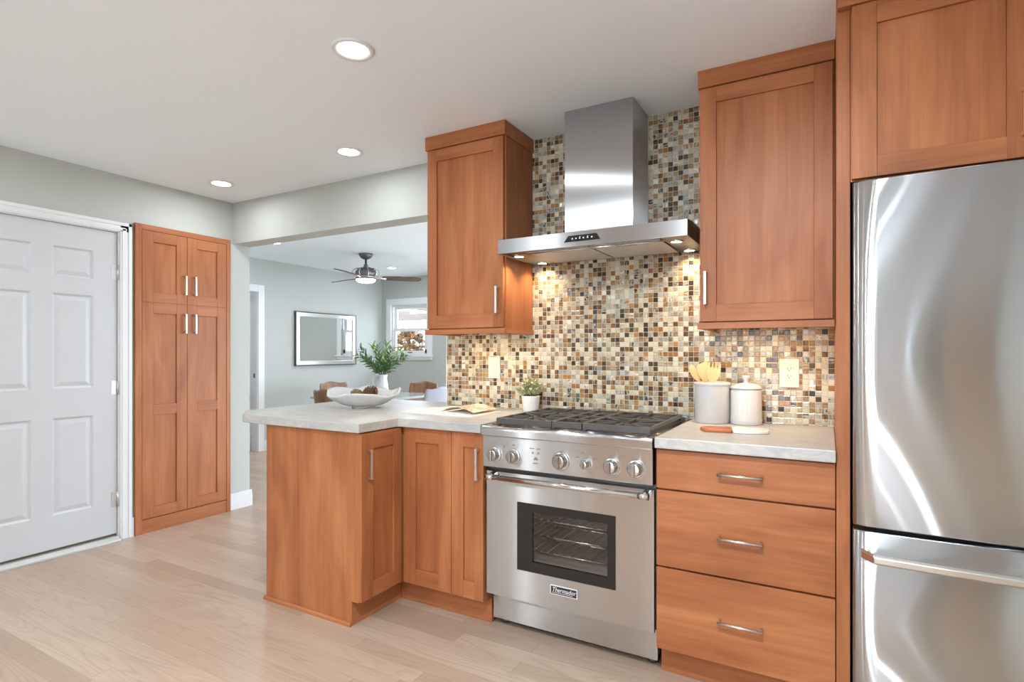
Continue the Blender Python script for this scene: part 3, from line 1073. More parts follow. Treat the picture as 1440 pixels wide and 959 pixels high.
# wide bar with canted ends that run back to the drawer
prof = [(-0.0, 0.012), (-0.010, 0.016), (-0.018, 0.008), (-0.018, -0.008), (-0.010, -0.014), (0.0, -0.010)]
ring = []
xs = [(0.088, 2.0345), (0.118, 1.985), (0.30, 1.976), (0.52, 1.974), (0.74, 1.976), (0.926, 1.985), (0.956, 2.0345)]
vs_, fs = [], []
for x, y in xs:
    for py, pz in prof:
        vs_.append((x, y + py, 0.636 + pz))
k = len(prof)
for r in range(len(xs) - 1):
    for j in range(k):
        fs.append((r * k + j, r * k + (j + 1) % k, (r + 1) * k + (j + 1) % k, (r + 1) * k + j))
fs.append(tuple(range(k)))
fs.append(tuple(range((len(xs) - 1) * k, len(xs) * k)))
b.faces(vs_, fs)
b.build('handle', 'nickel', dd, 0.002)
MB().box(0.08, 0.964, 2.10, 2.16, 0.0, 0.07).build('base_grille', 'black', P)

# ------------------------------------------------------------------ range hood
P = thing('range_hood', 'stainless steel chimney range hood on the mosaic wall above the range', 'range hood', (-0.96, 2.58, 1.73))
hx0, hx1, hy0, hy1 = -1.416, -0.505, 2.370, 2.7895
b = MB()
b.prism([(hy0, 1.7345), (hy0, 1.803), (hy0 + 0.10, 1.812), (hy1, 1.812), (hy1, 1.792), (hy0 + 0.022, 1.792), (hy0 + 0.022, 1.7345)], 0, hx0, hx1)
b.box(hx0, hx0 + 0.004, hy0 + 0.022, hy1, 1.7345, 1.792)
b.box(hx1 - 0.004, hx1, hy0 + 0.022, hy1, 1.7345, 1.792)
b.box(hx0 + 0.004, -1.285, hy0 + 0.022, hy1, 1.738, 1.745)
b.box(-0.622, hx1 - 0.004, hy0 + 0.022, hy1, 1.738, 1.745)
b.box(-1.285, -0.622, hy1 - 0.025, hy1, 1.738, 1.745)
b.build('canopy', 'steel_x', P, 0.0015)
b = MB()
b.prism([(-1.1335, 2.541), (-0.7885, 2.541), (-0.7885, 2.7895), (-1.1335, 2.7895)], 2, 1.8125, 2.4375)
ch = b.build('chimney', 'steel_z', P, 0.0015)
b = MB()
text_bm(b, 'Thermador', 0.013, lambda u, v, d: (-0.962 + u, 2.5405 - d, 1.912 + v), 'grey_text', 0.25, width=0.050)
b.build('lettering', 'grey_text', ch)
MB().box(-1.2845, -0.6225, hy0 + 0.026, hy1 - 0.0255, 1.7475, 1.7505).build('gap_backing', 'black', P)  # black sheet added to darken the gap between the filters
for x0, x1 in ((-1.276, -0.962), (-0.950, -0.631)):
    f = MB().box(x0, x1, hy0 + 0.040, hy1 - 0.032, 1.735, 1.744)
    fo = f.build('grease_filter', 'filter', P, 0.001)
    h = MB()
    xm = (x0 + x1) / 2
    h.box(xm - 0.05, xm + 0.05, hy0 + 0.065, hy0 + 0.095, 1.7325, 1.7348)
    h.build('latch', 'steel_x', fo)
MB().cyl((-1.32, hy0 + 0.030, 1.727), (-0.60, hy0 + 0.030, 1.727), 0.0035, 8).build('front_rail', 'chrome', P)
for x, y in ((-1.362, 2.49), (-1.352, 2.735), (-0.578, 2.49), (-0.575, 2.735)):
    l = MB().lathe([(0.030, 0.0), (0.030, -0.004), (0.024, -0.005), (0.024, 0.0)], (x, y, 1.7375), seg=24).build('lamp', 'chrome', P)
    MB().lathe([(0.0, -0.0040), (0.0235, -0.0035), (0.0235, -0.001)], (x, y, 1.7375), seg=24).build('lens', 'hood_lens', l)
    lamp('hood_light', 'AREA', (x, y, 1.731), HOOD_W, (1.0, 0.78, 0.50), P, 0.045, spread=2.2)
b = MB().prism([(-1.060, 1.7565), (-0.884, 1.7565), (-0.901, 1.7845), (-1.038, 1.7845)], 1, hy0 - 0.0022, hy0 - 0.0002)
cpn = b.build('control_panel', 'black_gloss', P)
b = MB()
for i, x in enumerate((-1.018, -1.000, -0.982, -0.964, -0.944, -0.924)):
    b.box(x - 0.003, x + 0.003, hy0 - 0.0030, hy0 - 0.0022, 1.767, 1.773)
    if i in (2, 4):
        b.box(x - 0.002, x + 0.004, hy0 - 0.0030, hy0 - 0.0022, 1.7755, 1.7775)
b.build('button', 'silver_text', cpn)

# ------------------------------------------------------------------ range
P = thing('range', 'stainless steel professional gas range between the maple base cabinets', 'range', (-0.966, 2.45, 0))
rx0, rx1 = -1.3475, -0.5835
b = MB()
b.box(rx0, rx0 + 0.012, 2.180, 2.78, 0.17, 0.884)
b.box(rx1 - 0.012, rx1, 2.180, 2.78, 0.17, 0.884)
b.box(rx0 + 0.003, rx0 + 0.012, 2.2265, 2.78, 0.05, 0.17)
b.box(rx1 - 0.012, rx1 - 0.003, 2.2265, 2.78, 0.05, 0.17)
b.box(rx0 + 0.012, rx1 - 0.012, 2.768, 2.78, 0.05, 0.884)
b.box(rx0 + 0.012, rx1 - 0.012, 2.24, 2.768, 0.05, 0.062)
b.box(rx0 + 0.012, rx1 - 0.012, 2.180, 2.20, 0.66, 0.884)
b.build('body', 'dark_steel', P)
# oven cavity
cx0, cx1, cz0, cz1 = -1.215, -0.715, 0.285, 0.625
b = MB()
b.box(cx0 - 0.004, cx0, 2.176, 2.62, cz0, cz1)
b.box(cx1, cx1 + 0.004, 2.176, 2.62, cz0, cz1)
b.box(cx0, cx1, 2.616, 2.62, cz0, cz1)
b.box(cx0, cx1, 2.176, 2.616, cz0 - 0.004, cz0)
b.box(cx0, cx1, 2.176, 2.616, cz1, cz1 + 0.004)
cav = b.build('oven_cavity', 'oven_grey', P)
for z in (0.375, 0.445, 0.515):
    b = MB()
    for y in (2.21, 2.38, 2.60):
        b.cyl((cx0 + 0.003, y, z), (cx1 - 0.003, y, z), 0.0035, 6)
    for i in range(15):
        x = cx0 + 0.015 + i * (cx1 - cx0 - 0.03) / 14
        b.cyl((x, 2.205, z + 0.004), (x, 2.605, z + 0.004), 0.002, 5)
    b.build('oven_rack', 'chrome', cav)
# oven door with its window
b = MB()
F = FY(2.155)
wu0, wu1, wv0, wv1 = -1.189, -0.739, 0.300, 0.597
F.box(b, -1.3455, wu0, 0.166, 0.718, -0.018, 0)
F.box(b, wu1, -0.5855, 0.166, 0.718, -0.018, 0)
F.box(b, wu0, wu1, 0.166, wv0, -0.018, 0)
F.box(b, wu0, wu1, wv1, 0.718, -0.018, 0)
door = b.build('oven_door', 'range_steel', P)
b = MB()
iu0, iu1, iv0, iv1 = -1.113, -0.774, 0.345, 0.560
F.box(b, wu0 + 0.0005, iu0, wv0 + 0.0005, wv1 - 0.0005, -0.014, 0.001)
F.box(b, iu1, wu1 - 0.0005, wv0 + 0.0005, wv1 - 0.0005, -0.014, 0.001)
F.box(b, iu0, iu1, wv0 + 0.0005, iv0, -0.014, 0.001)
F.box(b, iu0, iu1, iv1, wv1 - 0.0005, -0.014, 0.001)
wf = b.build('window_frame', 'black_gloss', door)
b = MB()
F.box(b, iu0 + 0.0003, iu1 - 0.0003, iv0 + 0.0003, iv1 - 0.0003, -0.006, -0.002)
b.build('window_glass', 'oven_pane', door)
# tubular door handle on two end brackets
b = MB()
hz = 0.7030
b.cyl((-1.320, 2.105, hz), (-0.594, 2.105, hz), 0.0115, 18)
for x in (-1.303, -0.611):
    b.tube([(x, 2.1545, hz), (x, 2.120, hz), (x, 2.103, hz)], [0.0185, 0.0145, 0.0130], 16)
for x0, x1 in ((-1.321, -1.282), (-0.632, -0.593)):
    b.cyl((x0, 2.105, hz), (x1, 2.105, hz), 0.0132, 18)
b.build('handle', 'chrome', door)
b = MB()
F.box(b, -1.027, -0.903, 0.229, 0.268, 0.0002, 0.003)
bd = b.build('badge', 'silver_text', door, 0.001)
b = MB()
F.box(b, -1.0235, -0.9065, 0.2325, 0.2645, 0.003, 0.0036)
b.build('badge_field', 'black', bd)
b = MB()
text_bm(b, 'Thermador', 0.026, lambda u, v, d: (-0.965 + u, 2.1514 - d, 0.2505 + v), 'silver_text', 0.28, width=0.106)
F.box(b, -1.018, -0.924, 0.2375, 0.2388, 0.0036, 0.0042)
b.build('lettering', 'silver_text', bd)
# kick panel
MB().box(-1.346, -0.587, 2.214, 2.226, 0.032, 0.164).build('kick_panel', 'range_steel', P, 0.001)
for x in (-1.31, -0.62):
    b = MB()
    b.lathe([(0.0, 0.0), (0.022, 0.0), (0.022, 0.012), (0.012, 0.016), (0.012, 0.06), (0.0, 0.06)], (x, 2.27, 0.0), seg=16)
    b.build('foot', 'dark_steel', P)
# control panel, leaning back slightly, and the rounded front edge above it
MB().prism([(2.146, 0.738), (2.134, 0.741), (2.130, 0.880), (2.160, 0.884), (2.1795, 0.884), (2.1795, 0.738)], 0, -1.3515, -0.5845).build('control_panel', 'range_steel', P, 0.002)
cpan = [c for c in P.children if c.name.startswith('control_panel')][0]
pf = []
for i in range(9):
    a = PI * 0.5 * i / 8
    pf.append((2.124 - 0.012 * math.sin(a) * 1.0, 0.909 + 0.015 * math.cos(a)))
prof = [(2.720, 0.885), (2.720, 0.925)] + [(2.160, 0.9255)] + pf + [(2.1125, 0.884), (2.118, 0.8815), (2.135, 0.8845)]
MB().prism(prof, 0, -1.3485, -0.5815).build('cooktop_front', 'range_steel', P, 0.001)
MB().box(-1.3285, -0.6015, 2.175, 2.700, 0.9252, 0.929).build('cooktop_pan', 'dark_steel', P)
b = MB().box(-1.3480, -0.5820, 2.722, 2.788, 0.885, 0.947)
b.build('back_trim', 'range_steel', P, 0.003)


def knob(x, z, r, small=False):
    y = 2.1315
    b = MB()
    b.lathe([(r * 1.18, 0.0), (r * 1.18, 0.004), (r * 1.05, 0.007), (0.0, 0.007)], (x, y, z), axis=1, seg=32, flip=-1)
    k = b.build('knob_bezel', 'chrome', cpan)
    b = MB()
    b.lathe([(r * 0.98, 0.006), (r * 0.96, 0.014), (r * 0.84, 0.030), (r * 0.74, 0.034), (0.0, 0.034)], (x, y, z), axis=1, seg=32, flip=-1)
    w = r * 0.20
    b.box(x - w, x + w, y - 0.044, y - 0.030, z - r * 0.86, z + r * 0.80)
    b.build('knob', 'knob_metal', k, 0.002)


for x, r in ((-1.289, 0.0285), (-1.193, 0.0285), (-0.968, 0.033), (-0.856, 0.0185), (-0.748, 0.0295), (-0.650, 0.0300)):
    knob(x, 0.799, r)
for x in (-1.100, -1.074):
    MB().cyl((x, 2.1330, 0.822), (x, 2.1300, 0.822), 0.0042, 12).build('indicator', 'grey_text', cpan)
b = MB()
b.prism([(-1.096, 0.792), (-1.076, 0.792), (-1.080, 0.802), (-1.086, 0.806), (-1.092, 0.800)], 1, 2.1335, 2.1300)
b.build('indicator', 'grey_text', cpan)
for x, z, w in ((-1.103, 0.840, 0.020), (-1.071, 0.840, 0.020), (-1.087, 0.778, 0.022), (-0.895, 0.822, 0.018), (-0.872, 0.842, 0.012), (-0.838, 0.842, 0.014), (-0.815, 0.822, 0.022), (-0.700, 0.846, 0.02), (-1.289, 0.848, 0.012), (-1.193, 0.848, 0.012), (-0.748, 0.848, 0.01), (-0.65, 0.85, 0.012)):
    MB().box(x - w / 2, x + w / 2, 2.1302, 2.1318, z - 0.0015, z + 0.0015).build('marking', 'grey_text', cpan)
MB().cyl((-1.241, 2.1330, 0.838), (-1.241, 2.1300, 0.838), 0.004, 10).build('indicator', 'grey_text', cpan)

# grates and burners
gy0, gy1, gzt = 2.158, 2.698, 0.9585
gb = 0.934


def grate(x0, x1, wide):
    b = MB()
    t = 0.011
    b.box(x0, x1, gy0, gy0 + 0.014, gb, gzt)
    b.box(x0, x1, gy1 - 0.014, gy1, gb, gzt)
    b.box(x0, x0 + t, gy0 + 0.014, gy1 - 0.014, gb + 0.009, gzt)
    b.box(x1 - t, x1, gy0 + 0.014, gy1 - 0.014, gb + 0.009, gzt)
    ym = (gy0 + gy1) / 2
    xm = (x0 + x1) / 2
    if wide:
        b.box(x0 + t, x1 - t, ym - 0.006, ym + 0.006, gb + 0.011, gzt)
        for yc in ((gy0 + ym) / 2, (gy1 + ym) / 2):
            # star of fingers pointing to the burner
            R1, R0 = 0.128, 0.040
            for k in range(8):
                a = k * PI / 4
                dx, dy = math.cos(a), math.sin(a)
                sx = ((x1 - x0) / 2 - t) / max(abs(dx), 1e-3)
                sy = ((gy1 - gy0) / 4 - 0.010) / max(abs(dy), 1e-3)
                R = min(sx, sy)
                if k % 2 == 0 or True:
                    nx, ny = -dy * 0.0048, dx * 0.0048
                    ra = R0 if k % 2 == 0 else R0 + 0.018
                    pts = [(xm + dx * ra + nx, yc + dy * ra + ny), (xm + dx * R + nx, yc + dy * R + ny), (xm + dx * R - nx, yc + dy * R - ny), (xm + dx * ra - nx, yc + dy * ra - ny)]
                    b.prism(pts, 2, gb + 0.012, gzt)
    else:
        for y in (ym - 0.13, ym, ym + 0.13):
            b.box(x0 + t, x1 - t, y - 0.006, y + 0.006, gb + 0.011, gzt)
        b.box(xm - 0.006, xm + 0.006, gy0 + 0.10, gy1 - 0.10, gb + 0.013, gzt - 0.001)
    for x in (x0, x1 - 0.016):
        for y in (gy0 + 0.0, gy1 - 0.016):
            b.box(x, x + 0.016, y, y + 0.016, 0.9292, gb + 0.004)
    return b.build('grate', 'grate_iron', P, 0.0015)


for x0, x1, wide in ((-1.297, -1.026, True), (-1.022, -0.887, False), (-0.883, -0.600, True)):
    grate(x0, x1, wide)
for x in (-1.1615, -0.7415):
    for y in ((gy0 * 3 + gy1) / 4, (gy0 + gy1 * 3) / 4):
        b = MB().lathe([(0.0, 0.0), (0.052, 0.0), (0.052, 0.008), (0.044, 0.014), (0.0, 0.014)], (x, y, 0.9292), seg=28)
        o = b.build('burner', 'nickel', P)
        MB().lathe([(0.0, 0.020), (0.034, 0.019), (0.038, 0.0145), (0.0, 0.0143)], (x, y, 0.9292), seg=28).build('burner_cap', 'iron', o)

# ------------------------------------------------------------------ outlets
def outlet(x0, x1, z0, z1, label):
    y = YT - 0.0102
    P = thing('power_outlet', label, 'outlet', ((x0 + x1) / 2, y, z0), 'ivory outlets on the mosaic wall')
    MB().box(x0, x1, y - 0.006, y, z0, z1).build('cover_plate', 'ivory', P, 0.002)
    xm, zm = (x0 + x1) / 2, (z0 + z1) / 2
    r = MB().box(xm - 0.017, xm + 0.017, y - 0.0082, y - 0.006, zm - 0.034, zm + 0.034).build('receptacle', 'ivory', P, 0.001)
    b = MB()
    for zc in (zm + 0.018, zm - 0.015):
        for dx in (-0.0065, 0.0065):
            b.box(xm + dx - 0.0012, xm + dx + 0.0012, y - 0.0087, y - 0.0082, zc, zc + 0.008)
        b.cyl((xm, y - 0.0087, zc - 0.006), (xm, y - 0.0080, zc - 0.006), 0.0026, 10)
    b.build('slot', 'dark_slot', r)
    return P


outlet(-0.191, -0.112, 1.095, 1.222, 'ivory double socket on the mosaic wall right of the lidded canister')
outlet(-1.728, -1.650, 1.101, 1.225, 'ivory socket on the mosaic wall under the cabinet left of the hood')

# ------------------------------------------------------------------ ceiling lights
def downlight(x, y, label, power=CAN_W, r=0.082, color=CAN_COL):
    P = thing('recessed_light', label, 'ceiling light', (x, y, CZ), 'recessed ceiling lights')
    MB().lathe([(r, -0.0002), (r, -0.005), (r * 0.94, -0.009), (r * 0.74, -0.006), (r * 0.72, -0.0002)], (x, y, CZ), seg=40).build('trim_ring', 'white_trim', P)
    MB().lathe([(0.0, -0.0045), (r * 0.715, -0.0045), (r * 0.715, -0.0005)], (x, y, CZ), seg=40).build('lens', 'lens', P)
    lamp('can_light', 'AREA', (x, y, CZ - 0.012), power, color, P, r * 1.4)
    return P


downlight(-1.622, 1.608, 'large round recessed ceiling light nearest the camera, in front of the hood')
downlight(-2.466, 2.413, 'round recessed ceiling light by the dining opening, left of the wall cabinet')
downlight(-3.707, 2.426, 'round recessed ceiling light above the tall pantry in the left corner')
downlight(-5.205, 4.016, 'small recessed dining room light half hidden behind the header', power=5)
downlight(-5.322, 6.017, 'recessed dining room light just beyond the ceiling fan', power=5)
downlight(-3.6, 0.75, 'recessed ceiling light before the white door, out of view')
downlight(-1.1, -0.75, 'added recessed fill light behind the camera near the glazed door', power=18)  # unseen fill, added strength for the right side of the kitchen
downlight(-0.30, 0.45, 'added recessed fill light straight above the camera', power=44)  # unseen fill that brightens the right cabinets and ceiling
downlight(-0.50, -1.58, 'added recessed fill light behind the camera before the made-up white door pair', power=16)  # added only to light the white door pair for its reflection
downlight(-3.1, -1.25, 'added recessed fill light behind the camera before the made-up white panels', power=26)  # added only to light the white panels for their reflection
downlight(-7.2, 4.2, 'added recessed fill light in the hall past the dining room doorway', power=14)  # unseen fill added to brighten the hall doorway

# ------------------------------------------------------------------ counter things
# white ruffled bowl
BX, BY, BZ = -2.375, 2.440, 0.930
P = thing('ruffled_bowl', 'large white ruffled ceramic bowl on the peninsula countertop', 'bowl', (BX, BY, BZ))
ca, sa = math.cos(0.5132), math.sin(0.5132)


RIM = [(-90, 0.150, 0.084), (-60, 0.156, 0.080), (-28, 0.188, 0.064), (-8, 0.212, 0.078), (10, 0.216, 0.110), (38, 0.176, 0.088), (65, 0.152, 0.102), (90, 0.150, 0.117),
       (122, 0.166, 0.098), (158, 0.204, 0.108), (176, 0.214, 0.100), (196, 0.206, 0.068), (222, 0.176, 0.066), (246, 0.154, 0.082)]


def rim(ph):
    d = math.degrees(ph)
    while d < -90:
        d += 360
    while d >= 270:
        d -= 360
    n = len(RIM)
    for i in range(n):
        a0 = RIM[i][0]
        a1 = RIM[i + 1][0] if i + 1 < n else RIM[0][0] + 360
        if a0 <= d < a1 + 1e-9:
            t = (d - a0) / (a1 - a0)
            t = t * t * (3 - 2 * t)
            p, q = RIM[i], RIM[(i + 1) % n]
            return p[1] + (q[1] - p[1]) * t, p[2] + (q[2] - p[2]) * t
    return RIM[0][1:]


def bowl_pt(s, ph, inner):
    # s 0 at the foot, 1 at the rim; u lies across the picture, w along the depth
    R, Z = rim(ph)
    r = 0.062 + (R - 0.062) * s ** 0.80
    z = 0.008 + (Z - 0.008) * s ** 1.55
    if inner:
        z += 0.006 + 0.001 * s
        r -= 0.005 * (1 - s) + 0.002
    u, w = r * math.cos(ph), r * math.sin(ph)
    return (BX + u * ca - w * sa, BY + u * sa + w * ca, BZ + z)


def bowl_mesh():
    b = MB()
    n, rr = 72, 12
    rings = []
    for k in range(rr + 1):
        rings.append([bowl_pt(k / rr, 2 * PI * i / n, False) for i in range(n)])
    for k in range(rr, -1, -1):
        rings.append([bowl_pt(k / rr, 2 * PI * i / n, True) for i in range(n)])
    vs_ = [p for r in rings for p in r]
    fs = []
    for r in range(len(rings) - 1):
        for i in range(n):
            j = (i + 1) % n
            fs.append((r * n + i, r * n + j, (r + 1) * n + j, (r + 1) * n + i))
    fs.append(tuple(range((len(rings) - 1) * n, len(rings) * n)))
    b.faces(vs_, fs, None, True)
    b.lathe([(0.0, 0.0), (0.066, 0.0), (0.068, 0.010), (0.060, 0.012)], (BX, BY, BZ + 0.0002), seg=40)
    return b


bowl_mesh().build('bowl_body', 'ceramic', P)


def cone_mesh(c, r, L, tilt):
    b = MB()
    k = 0
    ax = Vector((math.cos(tilt), math.sin(tilt) * 0.6, 0.25)).normalized()
    s = ax.cross(Vector((0, 0, 1))).normalized()
    u = s.cross(ax)
    c = Vector(c)
    core = [c + ax * (L * (i / 6 - 0.5)) for i in range(7)]
    b.tube(core, [r * 0.25 + r * 0.55 * math.sin(PI * min(1, (i + 0.8) / 7)) for i in range(7)], 10)
    for i in range(9):
        t = (i + 0.5) / 9
        rad = r * (0.35 + 0.75 * math.sin(PI * (0.15 + 0.75 * t)))
        m = 9
        for j in range(m):
            a = 2 * PI * (j + 0.5 * (i % 2)) / m
            d = s * math.cos(a) + u * math.sin(a)
            p = c + ax * (L * (t - 0.5)) + d * rad * 0.45
            tip = c + ax * (L * (t - 0.5) + 0.010) + d * rad
            q = ax.cross(d) * 0.006
            b.faces([p - q, p + q, tip + q * 1.3 + ax * 0.002, tip - q * 1.3 + ax * 0.002, tip + ax * 0.006], [(0, 1, 2, 3), (3, 2, 4)])
    return b


o = cone_mesh((-2.375, 2.485, 1.015), 0.034, 0.075, 0.7).build('pine_cone', 'cone', None)
tag(o, 'brown pine cone lying in the white ruffled bowl', 'pine cone')
b = MB()
bmesh.ops.create_icosphere(b.bm, subdivisions=4, radius=0.029)
for v in b.bm.verts:
    v.co *= 1 + 0.14 * mnoise.noise(v.co * 90) + 0.05 * mnoise.noise(v.co * 250)
    v.co = Vector((v.co.x * 1.35, v.co.y * 1.1, v.co.z)) + Vector((-2.440, 2.450, 1.005))
for f in b.bm.faces:
    f.smooth = True
o = b.build('moss_ball', 'moss', None)
tag(o, 'greenish moss ball beside the pine cone in the ruffled bowl', 'moss ball')

# open magazine
P = thing('magazine', 'open magazine lying on the counter corner left of the range', 'magazine', (-1.78, 2.47, 0.930))


def mag_block(u0, u1, h, bulge, flip):
    b = MB()
    n = 10
    y0, y1 = 2.318, 2.600
    top = []
    for i in range(n + 1):
        t = i / n
        z = 0.9315 + h * (1 - 0.55 * t) + bulge * math.sin(PI * min(1.0, t * 1.25)) * (1 - t * 0.4)
        if t < 0.1:
            z -= 0.004 * (1 - t / 0.1)
        top.append((u0 + (u1 - u0) * t, z))
    poly = top + [(u1, 0.9312), (u0, 0.9312)]
    b.prism(poly, 1, y0, y1)
    return b


mag_block(-1.764, -1.984, 0.008, 0.011, 0).build('page_block', 'text_page', P)
mag_block(-1.760, -1.535, 0.008, 0.006, 1).build('page_block', 'text_page', P)
# a turned page standing up from the fold
b = MB()
n = 10
rows_ = []
for i in range(n + 1):
    t = i / n
    x = -1.762 + 0.205 * t
    z = 0.9415 + 0.026 * math.sin(PI * t ** 0.85) + 0.004 * t
    rows_.append((x, z))
poly = rows_ + [(x, z + 0.0008) for x, z in rows_[::-1]]
b.prism(poly, 1, 2.372, 2.596)
b.build('page', 'photo_page', P)
MB().box(-1.990, -1.530, 2.316, 2.602, 0.9303, 0.9312).build('cover', 'paper', P)

# small plant in a white pot
px_, py_ = -1.412, 2.715
P = thing('plant_pot', 'small white ceramic pot on the counter left of the range by the mosaic wall', 'pot', (px_, py_, 0.930))
MB().lathe([(0.0, 0.0003), (0.040, 0.0003), (0.044, 0.006), (0.050, 0.082), (0.050, 0.086), (0.046, 0.086), (0.044, 0.070), (0.0, 0.070)], (px_, py_, 0.930), seg=40).build('pot_body', 'matte_white', P)
MB().lathe([(0.0, 0.073), (0.0435, 0.071)], (px_, py_, 0.930), seg=24).build('soil', 'stem', P)


def leaf_faces(b, base, d, L, W, m, curl=0.15):
    d = d.normalized()
    s = d.cross(Vector((0, 0, 1)))
    if s.length < 0.05:
        s = Vector((1, 0, 0))
    s.normalize()
    s = (Matrix.Rotation(random.uniform(-0.9, 0.9), 3, d) @ s)
    nrm = s.cross(d).normalized()
    p = [base, base + d * L * 0.35 + s * W * 0.5 + nrm * curl * L * 0.2, base + d * L * 0.75 + s * W * 0.38, base + d * L - nrm * curl * L * 0.4,
         base + d * L * 0.75 - s * W * 0.38, base + d * L * 0.35 - s * W * 0.5 + nrm * curl * L * 0.2, base + d * L * 0.4 - nrm * 0.12 * W, base + d * L * 0.75 - nrm * 0.1 * W]
    b.faces(p, [(0, 1, 6), (1, 2, 7, 6), (2, 3, 7), (0, 6, 5), (6, 7, 4, 5), (7, 3, 4)], m, True)


P = thing('sage_plant', 'pale grey green plant growing in the small white pot by the range', 'plant', (px_, py_, 1.004))
b = MB()
bs = MB()
for k in range(46):
    a = random.uniform(0, 2 * PI)
    e = random.uniform(0.35, 1.45)
    d = Vector((math.cos(a) * math.cos(e), math.sin(a) * math.cos(e) * 0.62, math.sin(e)))
    L = random.uniform(0.06, 0.122)
    base = Vector((px_ + random.uniform(-0.028, 0.028), py_ + random.uniform(-0.022, 0.022), 1.004))
    pts = [base + d * L * t + Vector((0, 0, 0.010 * math.sin(PI * t))) for t in (0, 0.35, 0.7, 1.0)]
    bs.tube(pts, 0.0012, 5)
    for q in range(11):
        t = 0.25 + 0.75 * q / 10
        c = base + d * L * t
        aa = q * 2.4
        dd = (d * 0.7 + Vector((math.cos(aa), math.sin(aa) * 0.8, 0.5 * math.sin(aa * 1.7)))).normalized()
        if c.y + dd.y * 0.022 > 2.78:
            dd.y = -abs(dd.y)
        leaf_faces(b, c, dd, random.uniform(0.014, 0.024), random.uniform(0.010, 0.015), 'sage')
for bm_ in (b.bm, bs.bm):
    for v in bm_.verts:
        v.co.y = min(v.co.y, 2.786)
bs.build('stem', 'stem', P)
b.build('foliage', 'sage', P)

# utensil crock and lidded canister
P = thing('utensil_crock', 'white open crock holding wooden utensils on the counter right of the range', 'crock', (-0.466, 2.703, 0.930))
MB().lathe([(0.0, 0.0003), (0.074, 0.0003), (0.078, 0.004), (0.077, 0.165), (0.078, 0.170), (0.082, 0.174), (0.082, 0.182), (0.078, 0.186), (0.072, 0.184), (0.071, 0.170), (0.071, 0.012), (0.0, 0.010)], (-0.466, 2.703, 0.930), seg=56).build('crock_body', 'ceramic', P)
P = thing('canister', 'white lidded canister beside the utensil crock on the counter', 'canister', (-0.322, 2.713, 0.930))
c = (-0.322, 2.713, 0.930)
MB().lathe([(0.0, 0.0003), (0.066, 0.0003), (0.068, 0.004), (0.068, 0.026), (0.0665, 0.030), (0.0655, 0.150), (0.062, 0.158), (0.058, 0.158), (0.058, 0.012), (0.0, 0.012)], c, seg=52).build('canister_body', 'ceramic', P)
l = MB().lathe([(0.0665, 0.1585), (0.0675, 0.163), (0.064, 0.169), (0.050, 0.178), (0.028, 0.1835), (0.014, 0.185), (0.0, 0.185)], c, seg=52).build('lid', 'ceramic', P)
MB().lathe([(0.013, 0.1835), (0.009, 0.190), (0.010, 0.197), (0.018, 0.209), (0.019, 0.214), (0.014, 0.2175), (0.0, 0.2175)], c, seg=32).build('knob', 'ceramic', l)


def utensil(name, label, base, tip, head_w, head_l, kind):
    base, tip = Vector(base), Vector(tip)
    d = (tip - base).normalized()
    side = Vector((1, 0.35, 0))
    side = (side - d * side.dot(d)).normalized()
    nr = side.cross(d).normalized()
    P = thing(name, label, 'utensil', tuple(base), 'wooden utensils in the white crock')
    hb = tip - d * head_l
    MB().tube([base, (base + hb) / 2, hb], [0.0055, 0.006, 0.0065], 8).build('shaft', 'pale_wood', P)
    outline = []
    if kind == 'spoon':
        for i in range(20):
            a = 2 * PI * i / 20
            outline.append((math.sin(a) * head_w / 2, head_l / 2 - math.cos(a) * head_l / 2))
    elif kind == 'spatula':
        outline = [(-0.008, 0), (0.008, 0), (head_w / 2, head_l * 0.45), (head_w / 2, head_l * 0.9), (head_w / 2 - 0.008, head_l), (-head_w / 2 + 0.012, head_l * 0.93), (-head_w / 2, head_l * 0.82), (-head_w / 2, head_l * 0.45)]
    else:
        w = head_w / 2
        outline = [(-0.009, 0), (0.009, 0), (w * 0.8, head_l * 0.28), (w, head_l * 0.6), (w * 0.95, head_l * 0.95)]
        for k in range(3):
            xk = w * 0.95 - (k + 1) * w * 1.9 / 4
            outline += [(xk + 0.0055, head_l * 0.97), (xk + 0.003, head_l * 0.72), (xk - 0.003, head_l * 0.72), (xk - 0.0055, head_l * 0.97)]
        outline += [(-w * 0.95, head_l * 0.95), (-w, head_l * 0.6), (-w * 0.8, head_l * 0.28)]
    b = MB()
    vs_ = [hb + side * u + d * v - nr * 0.003 for u, v in outline] + [hb + side * u + d * v + nr * 0.003 for u, v in outline]
    n = len(outline)
    b.faces(vs_, [tuple(range(n))[::-1], tuple(range(n, 2 * n))] + [(i, (i + 1) % n, n + (i + 1) % n, n + i) for i in range(n)])
    b.build('head', 'pale_wood', P, 0.0015)
    return P


utensil('wooden_spoon', 'wooden spoon leaning to the left out of the white crock', (-0.437, 2.715, 0.947), (-0.566, 2.716, 1.192), 0.036, 0.085, 'spoon')
utensil('wooden_spatula', 'flat wooden spatula in the middle of the white crock', (-0.456, 2.69, 0.947), (-0.512, 2.70, 1.206), 0.056, 0.098, 'spatula')
utensil('wooden_fork', 'slotted wooden fork with four tines leaning right in the crock', (-0.482, 2.668, 0.947), (-0.449, 2.672, 1.206), 0.060, 0.098, 'fork')

# small cheese knife board
P = thing('serving_board', 'small white marble serving board with a wooden handle before the canisters', 'board', (-0.33, 2.42, 0.930), None, 0.0)
tb = Matrix.Rotation(0.16, 4, 'Z')


def board(poly, z0, z1, name, m, bev):
    q = []
    for x, y in poly:
        v = tb @ Vector((x, y, 0))
        q.append((v.x - 0.33, v.y + 2.42))
    MB().prism(q, 2, z0, z1).build(name, m, P, bev)


